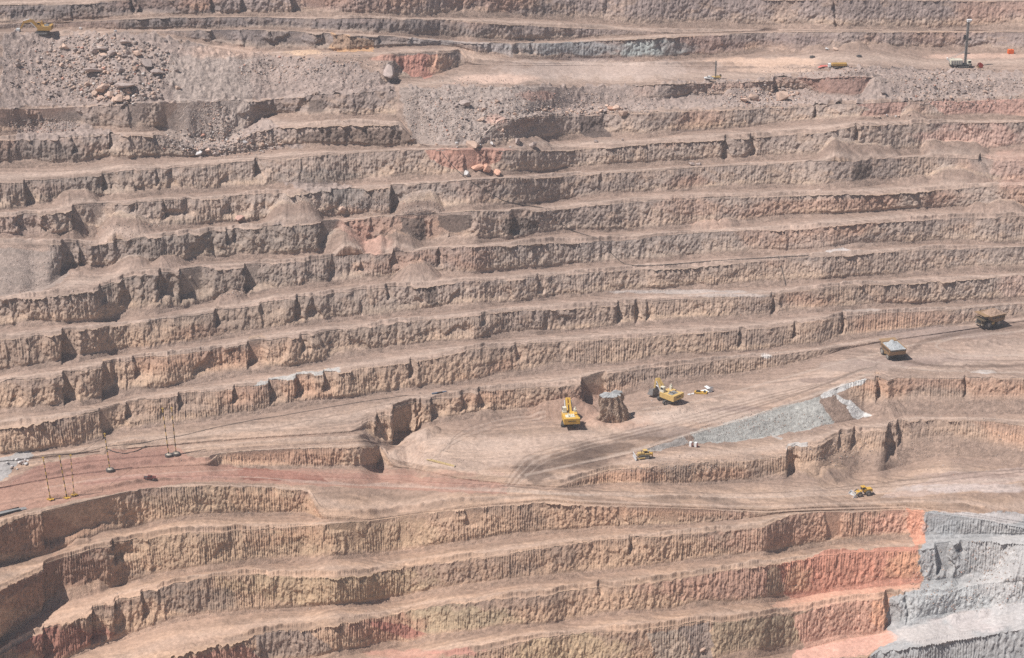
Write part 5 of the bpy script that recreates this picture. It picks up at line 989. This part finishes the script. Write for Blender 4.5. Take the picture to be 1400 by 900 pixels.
# ------------------------------------------------------------------ rock pillar
def pillar():
    p = hit(838, 580); me = bpy.data.meshes.new('rock_pillar'); bm = bmesh.new(); n, m_ = 72, 44; rings = []; H = 15.5
    for j in range(m_):
        v = j/(m_-1); ring = []
        for i in range(n):
            a = 2*math.pi*i/n
            sx = (6.9-1.0*v**1.5)+2.6*max(0, .25-v)*4*.5; sy = 4.6-.9*v
            if math.cos(a) > .3: sx += 2.0*(1-v)*math.cos(a)
            ca_, sa_ = math.cos(a)*1.7, math.sin(a)*1.7; f_ = lambda q, o_, sd_: float(fbm(np.array([ca_*q+v*.9*q+7]), np.array([sa_*q+v*1.7*q+3]), o_, sd_)[0])-.5
            sq_ = 1/max(abs(math.cos(a)), abs(math.sin(a)))**.55
            d = sq_*(.93+f_(.9, 2, 61)*.85+f_(2.6, 3, 62)*.6-.3*sstep(.2, .0, abs(a-5.35))*sstep(.15,.4,v))
            cxx = -1.2*v+.6; ring.append(bm.verts.new((p.x+cxx+math.cos(a)*sx*d, p.y+4.5+math.sin(a)*sy*d, p.z-1+H*v*(1+(.32*f_(1.1, 2, 64) if v > .5 else 0)))))
        rings.append(ring)
    for a, b in zip(rings[:-1], rings[1:]):
        for i in range(n): bm.faces.new((a[i], a[(i+1) % n], b[(i+1) % n], b[i]))
    bm.to_mesh(me); 
    bm.free(); m, tt_, bb = newmat('pillar_rock', .95); tcx = tt_.nodes.new('ShaderNodeTexCoord'); nn = tt_.nodes.new('ShaderNodeTexNoise'); nn.inputs['Scale'].default_value = .35; nn.inputs['Detail'].default_value = 6; tt_.links.new(tcx.outputs['Object'], nn.inputs['Vector'])
    rp = tt_.nodes.new('ShaderNodeValToRGB'); rp.color_ramp.elements[0].position = .35; rp.color_ramp.elements[0].color = (.27,.19,.145,1); rp.color_ramp.elements[1].position = .65; rp.color_ramp.elements[1].color = (.44,.32,.23,1); tt_.links.new(nn.outputs['Fac'], rp.inputs[0]); tt_.links.new(rp.outputs[0], bb.inputs['Base Color'])
    bp = tt_.nodes.new('ShaderNodeBump'); bp.inputs['Distance'].default_value = 1.2; n2 = tt_.nodes.new('ShaderNodeTexNoise'); n2.inputs['Scale'].default_value = 1.1; n2.inputs['Detail'].default_value = 6; tt_.links.new(tcx.outputs['Object'], n2.inputs['Vector']); tt_.links.new(n2.outputs['Fac'], bp.inputs['Height']); tt_.links.new(bp.outputs[0], bb.inputs['Normal'])
    me.materials.append(m); o = bpy.data.objects.new('rock_pillar', me); COL.objects.link(o); props(o, 'freestanding brown rock pillar capped with pale grey gravel between the two shovels', 'rock pillar')
    tp = [v.co.copy() for v in []]
    me2 = bpy.data.meshes.new('gravel_cap'); bm = bmesh.new(); ringv = []
    top = me.vertices[-n:]; c = sum((v.co for v in top), Vector())/n
    for q in (.99, .8, .55, .25):
        ringv.append([bm.verts.new(c+(v.co-c)*q+Vector((0, 0, (1-q)*1.0+.05+(float(fbm(np.array([v.co.x*.8]), np.array([v.co.y*.8+q*3]), 2, 63)[0])-.4)*1.0))) for v in top])
    for a, b in zip(ringv[:-1], ringv[1:]):
        for i in range(n): bm.faces.new((a[i], a[(i+1) % n], b[(i+1) % n], b[i]))
    bm.faces.new(ringv[-1]); bm.to_mesh(me2); bm.free(); me2.materials.append(plainmat('grey_gravel', (.35,.35,.34), .95, 0, 2.5, .2)); g = bpy.data.objects.new('gravel_cap', me2); COL.objects.link(g); g.parent = o
pillar()

# ------------------------------------------------------------------ boulders
def rockmat(name, c):
    m, t, b = newmat(name, .95); tc = t.nodes.new('ShaderNodeTexCoord'); n1 = t.nodes.new('ShaderNodeTexNoise'); n1.inputs['Scale'].default_value = 1.6; n1.inputs['Detail'].default_value = 6; t.links.new(tc.outputs['Object'], n1.inputs['Vector'])
    oi = t.nodes.new('ShaderNodeObjectInfo'); mp = t.nodes.new('ShaderNodeMapRange'); mp.inputs[1].default_value = .3; mp.inputs[2].default_value = .7; mp.inputs[3].default_value = .75; mp.inputs[4].default_value = 1.15; t.links.new(n1.outputs['Fac'], mp.inputs[0])
    mr = t.nodes.new('ShaderNodeMapRange'); mr.inputs[3].default_value = .82; mr.inputs[4].default_value = 1.15; t.links.new(oi.outputs['Random'], mr.inputs[0]); mu = t.nodes.new('ShaderNodeMath'); mu.operation = 'MULTIPLY'; t.links.new(mp.outputs[0], mu.inputs[0]); t.links.new(mr.outputs[0], mu.inputs[1])
    vm = t.nodes.new('ShaderNodeVectorMath'); vm.operation = 'SCALE'; vm.inputs[0].default_value = tuple(c); t.links.new(mu.outputs[0], vm.inputs['Scale']); t.links.new(vm.outputs[0], b.inputs['Base Color'])
    bp = t.nodes.new('ShaderNodeBump'); bp.inputs['Distance'].default_value = .25; t.links.new(n1.outputs['Fac'], bp.inputs['Height']); t.links.new(bp.outputs[0], b.inputs['Normal']); b.inputs['Specular IOR Level'].default_value = .1; return m
RM = {'grey': rockmat('grey_boulder_stone', lin(166,150,142)), 'tan': rockmat('tan_boulder_stone', lin(196,168,150)), 'pink': rockmat('pink_boulder_stone', lin(196,158,144)), 'orange': rockmat('orange_boulder_stone', lin(200,156,134)), 'white': rockmat('pale_boulder_stone', lin(210,204,200)), 'dark': rockmat('dark_boulder_stone', lin(120,108,104))}
rng = random.Random(5)
shapes = []
for i in range(14):
    bm = bmesh.new(); pts = []
    for j in range(16):
        v = Vector((rng.gauss(0, 1), rng.gauss(0, 1), rng.gauss(0, 1))).normalized()*rng.uniform(.75, 1.1); pts.append(bm.verts.new((v.x, v.y*rng.uniform(.75, 1), v.z*.72)))
    r = bmesh.ops.convex_hull(bm, input=pts); bmesh.ops.delete(bm, geom=[g for g in r['geom_interior'] if isinstance(g, bmesh.types.BMVert)], context='VERTS')
    bmesh.ops.bevel(bm, geom=list(bm.edges), offset=.03, segments=1, affect='EDGES'); bmesh.ops.recalc_face_normals(bm, faces=bm.faces)
    me = bpy.data.meshes.new('boulder'); bm.to_mesh(me); bm.free(); shapes.append(me)
meshcache = {}
def rock(px, py, size_px, kind, label, group=None, sq=1., name='boulder', cat='boulder', wide=None, rz=None):
    i = rng.randrange(len(shapes)); key = (i, kind)
    if key not in meshcache: m2 = shapes[i].copy(); m2.materials.append(RM[kind]); meshcache[key] = m2
    o = bpy.data.objects.new(name, meshcache[key]); COL.objects.link(o); p = hit(px, py); d = (p-camo.location).length; r = size_px*d/FPX/2*1.12
    o.scale = (r*rng.uniform(.9, 1.25)*(wide or 1), r*rng.uniform(.8, 1.15), r*rng.uniform(.8, 1.1)*sq); o.location = (p.x, p.y, p.z+r*.42*sq); o.rotation_euler = (rng.uniform(-.3, .3), rng.uniform(-.3, .3), rng.uniform(0, 6.28) if rz is None else rz)
    return props(o, label, cat, group)
BIG = [(328,301,13,'pink','round pink boulder alone on the terrace left of centre'),(646,201,24,'tan','large flat topped tan slab resting at the foot of the scree above the orange rocks'),
 (708,196,13,'grey','rounded grey boulder right of the large flat tan slab'),(727,201,14,'grey','low grey boulder at the terrace edge right of the flat tan slab'),
 (842,150,15,'tan','bulky tan boulder in the row of rocks below the plateau'),(852,157,13,'tan','tan boulder lying just in front of the bulkiest rock in the row'),(835,151,11,'orange','pinkish boulder left of the bulkiest rock in the row'),
 (128,99,22,'grey','wide pale grey slab in the middle of the rubble slope'),(130,73,13,'grey','tall grey block near the top of the rubble slope'),(140,70,15,'grey','tilted grey block in the upper cluster of the rubble slope'),(153,76,14,'grey','dark sided grey block, right end of the upper rubble cluster'),
 (201,88,22,'grey','broad brownish grey slab on the right of the rubble slope'),(216,101,20,'grey','grey slab with a long shadow on the right of the rubble slope'),(141,124,20,'tan','upright pale block by the dark hollow in the rubble slope'),(170,121,22,'grey','wide grey boulder right of the pale upright block'),(163,136,22,'tan','long low pale boulder at the foot of the rubble slope'),
 (89,66,10,'tan','pale upright rock on the left of the rubble slope'),(25,90,10,'grey','grey boulder far left on the rubble slope'),(243,122,9,'tan','lone pale boulder on the scree right of the rubble slope'),(242,97,6,'grey','small grey rock above the lone pale boulder'),(468,288,11,'tan','pale boulder on the scree left of centre'),
 (657,166,13,'tan','squarish pink tan block on the scree above the flat slab'),(636,144,14,'grey','grey rock half buried in the scree below the plateau'),(655,149,8,'grey','small rock beside the half buried grey one'),(1070,135,18,'tan','large tan boulder in the cluster left of the red face'),(1030,136,16,'tan','tan boulder in the middle of the light rock cluster'),(1018,139,12,'tan','tan boulder left end of the light rock cluster'),
 (1131,68,6,'white','white boulder behind the orange trailer'),(1142,69,8,'tan','tan rock right of the white boulder'),(1330,106,16,'grey','dark based grey slab below the tall drill rig'),(1299,98,14,'grey','grey slab under the white body of the tall drill rig'),(1317,127,9,'grey','grey boulder on the scree under the drill rig'),(1208,127,8,'grey','grey boulder right of the reddish face'),
 (955,226,9,'grey','dark rock at the terrace edge right of centre'),(945,226,9,'grey','dark rock beside another at the terrace edge right of centre'),(815,195,7,'grey','small rock at the terrace edge below the dark patch'),(851,192,5,'grey','small dark rock at the edge below the dark patch'),(665,234,17,'orange','bright orange boulder in the slide gap below the flat slab'),(654,231,15,'orange','tilted orange block leaning in the slide gap'),(680,238,12,'orange','low orange rock right of the bright orange boulder'),(638,240,12,'white','pale greenish grey heap of rock left of the orange boulder'),
 (272,211,9,'white','whitish boulder, left end of the rocks on the terrace edge'),(295,213,11,'grey','grey boulder among the rocks on the terrace edge'),(283,207,9,'tan','tan rock among the whitish rocks on the terrace edge'),(532,104,26,'grey','massive brown grey rock knob beside the red face'),(960,891,10,'tan','pale upright block in the grey notch at the bottom'),(110,40,5,'white','small white stone on top of the rubble slope'),(158,44,5,'white','small white stone right of the top of the rubble slope')]
for (x, y, s_, kd, lb) in BIG: rock(x, y, s_, kd, lb, sq={646:.55,128:.5,201:.5,216:.55,163:.5,1330:.4,1299:.35,532:1.0}.get(x, .9), wide=1.15 if s_ > 17 else None)
CL = [ # x, y, rx, ry, n, smin, smax, kinds, label, group
 (155,76,42,28,52,5,15,['grey','grey','tan'],'angular grey boulder in the dense upper cluster of the rubble slope','boulders in the upper cluster of the rubble slope'),
 (170,128,50,14,40,4,12,['grey','tan','tan'],'pale grey boulder in the row along the foot of the rubble slope','boulders along the foot of the rubble slope'),
 (70,105,60,40,40,3,9,['grey','grey','tan'],'small grey boulder scattered over the left of the rubble slope','boulders scattered over the left of the rubble slope'),
 (218,75,30,24,18,3,7,['grey','dark'],'dark grey boulder on the right shoulder of the rubble slope','boulders on the right shoulder of the rubble slope'),
 (320,202,75,10,40,3,8,['tan','white','grey'],'pale boulder among the rocks strewn on the terrace left of centre','boulders strewn on the terrace left of centre'),
 (800,150,70,6,46,3,8,['tan','tan','grey'],'tan boulder in the long row of rocks at the foot of the scree','boulders in the long row at the foot of the scree'),
 (650,155,70,32,40,3,8,['grey','tan'],'small boulder on the wide scree below the plateau','boulders on the wide scree below the plateau'),
 (650,200,70,5,18,3,6,['tan','white'],'pale boulder lying where the scree meets the terrace','boulders where the scree meets the terrace'),
 (1045,133,50,12,26,4,8,['tan','tan','grey'],'tan boulder in the light rock cluster left of the red face','boulders in the light rock cluster'),
 (1300,128,55,16,20,3,7,['grey','tan'],'boulder on the scree below the tall drill rig','boulders on the scree below the tall drill rig'),
 (1240,160,50,4,10,3,6,['tan','white'],'small pale boulder at the foot of the small scree cone','boulders at the foot of the small scree cone'),
 (22,632,16,10,22,3,8,['white','white','grey'],'pale broken slab in the white heap at the left border','pale slabs in the heap at the left border'),
 (300,165,22,14,22,3,6,['grey','tan'],'small boulder on the steep scree burying the two benches','boulders on the steep scree burying two benches'),
 (420,95,70,10,12,3,6,['grey','tan'],'small boulder by the low face right of the rubble slope','boulders by the low face right of the rubble slope'),
 (1160,100,50,5,10,3,5,['tan','grey'],'small boulder along the plateau edge below the orange trailer','boulders along the plateau edge')]
for (x, y, rx, ry, n, a, b, kinds, lb, gp) in CL:
    n = int(n*.62)
    for i in range(n):
        q = rng.random()**.6; th = rng.uniform(0, 6.28); rock(x+math.cos(th)*rx*q, y+math.sin(th)*ry*q, a+(b-a)*rng.random()**2.2, rng.choice(kinds), lb, gp)
# countless small stones, one object
SC = [(290,165,30,26,700,1,2.6),(600,155,50,38,700,1,2.4),(400,440,380,90,1200,.7,1.5),(1100,400,300,90,1200,.7,1.5),(400,620,300,20,400,.7,1.5),(120,95,120,50,1500,1.2,3.4),(140,90,90,42,520,3,6.5),(170,128,60,16,160,3,6.5),(300,195,70,16,160,2.5,5.5),(800,151,80,6,150,2,4.6),(655,165,70,30,160,2,4.6),(1045,133,50,12,120,2.5,5),(1300,120,70,22,160,2,5),(400,92,80,14,120,2,4.5),(300,195,90,22,900,1.2,3.2),(650,150,100,45,1300,1,2.6),(800,145,110,18,900,1,2.6),(1040,130,90,22,900,1.2,3),(1310,120,95,30,1100,1,3),(430,100,110,30,800,1,2.6),(60,172,50,10,500,1.2,2.8),(1150,100,120,12,500,1,2.4),(520,285,90,14,400,1,2.2),(60,390,70,40,300,.8,1.8),(170,320,60,20,200,1,2),(320,400,25,8,120,1,2),
      (1040,580,100,20,700,.8,1.8),(1000,630,120,10,250,.8,1.8),(1330,790,90,50,700,1,2.6),(700,700,700,200,900,.7,1.6),(700,300,700,200,1500,.7,1.7),(900,560,60,14,160,1,2),(920,640,70,8,120,1,2.6),(1300,600,100,50,300,.9,2),(1150,620,50,20,200,1,2.2)]
SC = [(a,b,c,d,int(n*.9),e_,f_) for (a,b,c,d,n,e_,f_) in SC]
nr = np.random.RandomState(3); base_sh = []
for me in shapes[:6]:
    bm = bmesh.new(); r_ = bmesh.ops.create_icosphere(bm, subdivisions=1, radius=1); vv_ = np.array([v.co[:] for v in bm.verts]); ff = np.array([[v.index for v in f.verts] for f in bm.faces]); bm.free()
    base_sh.append((vv_*(1+nr.uniform(-.28, .28, (len(vv_), 1)))*np.array([1, .85, .7]), ff))
V = []; F = []; CO = []; off = 0
colg = np.array([lin(164,150,142), lin(190,165,148), lin(205,196,188), lin(130,116,110), lin(196,150,132)])
for (x, y, rx, ry, n, a, b) in SC:
    th = nr.uniform(0, 6.283, n); q = nr.rand(n)**.55; sx = x+np.cos(th)*rx*q; sy = y+np.sin(th)*ry*q; sz = a+(b-a)*nr.rand(n)**2.5
    cid = nr.choice(5, n, p=[.45,.33,.06,.12,.04])
    for i in range(n):
        if not (-70 < sx[i] < 1470): continue
        p = hit(sx[i], sy[i]); r = sz[i]*(p-camo.location).length/FPX/2; vv_, ff = base_sh[i % 6]; an = th[i]*7; ca, sa = math.cos(an), math.sin(an)
        m = np.array([[ca, -sa, 0], [sa, ca, 0], [0, 0, 1]]); V.append(vv_ @ m.T*r+np.array([p.x, p.y, p.z+r*.3])); F.append(ff+off); off += len(vv_); CO.append(np.repeat(colg[cid[i]][None], len(vv_), 0)*nr.uniform(.8, 1.15))
V = np.concatenate(V).astype(np.float32); F = np.concatenate(F).astype(np.int32); CO = np.concatenate(CO).astype(np.float32)
me = bpy.data.meshes.new('rubble'); me.vertices.add(len(V)); me.vertices.foreach_set('co', V.ravel()); me.loops.add(F.size); me.loops.foreach_set('vertex_index', F.ravel()); me.polygons.add(len(F)); me.polygons.foreach_set('loop_start', np.arange(0, F.size, 3, dtype=np.int32)); me.polygons.foreach_set('loop_total', np.full(len(F), 3, dtype=np.int32)); me.update(calc_edges=True)
at = me.attributes.new('rock', 'FLOAT_COLOR', 'POINT'); cl = np.ones((len(V), 4), np.float32); cl[:, :3] = CO; at.data.foreach_set('color', cl.ravel()); me.materials.append(M_GROUND)
o = bpy.data.objects.new('rubble', me); COL.objects.link(o); o['kind'] = 'stuff'; o['label'] = 'countless small stones scattered over the screes and terraces'; o['category'] = 'rubble'
log('all', time.time()-T0)
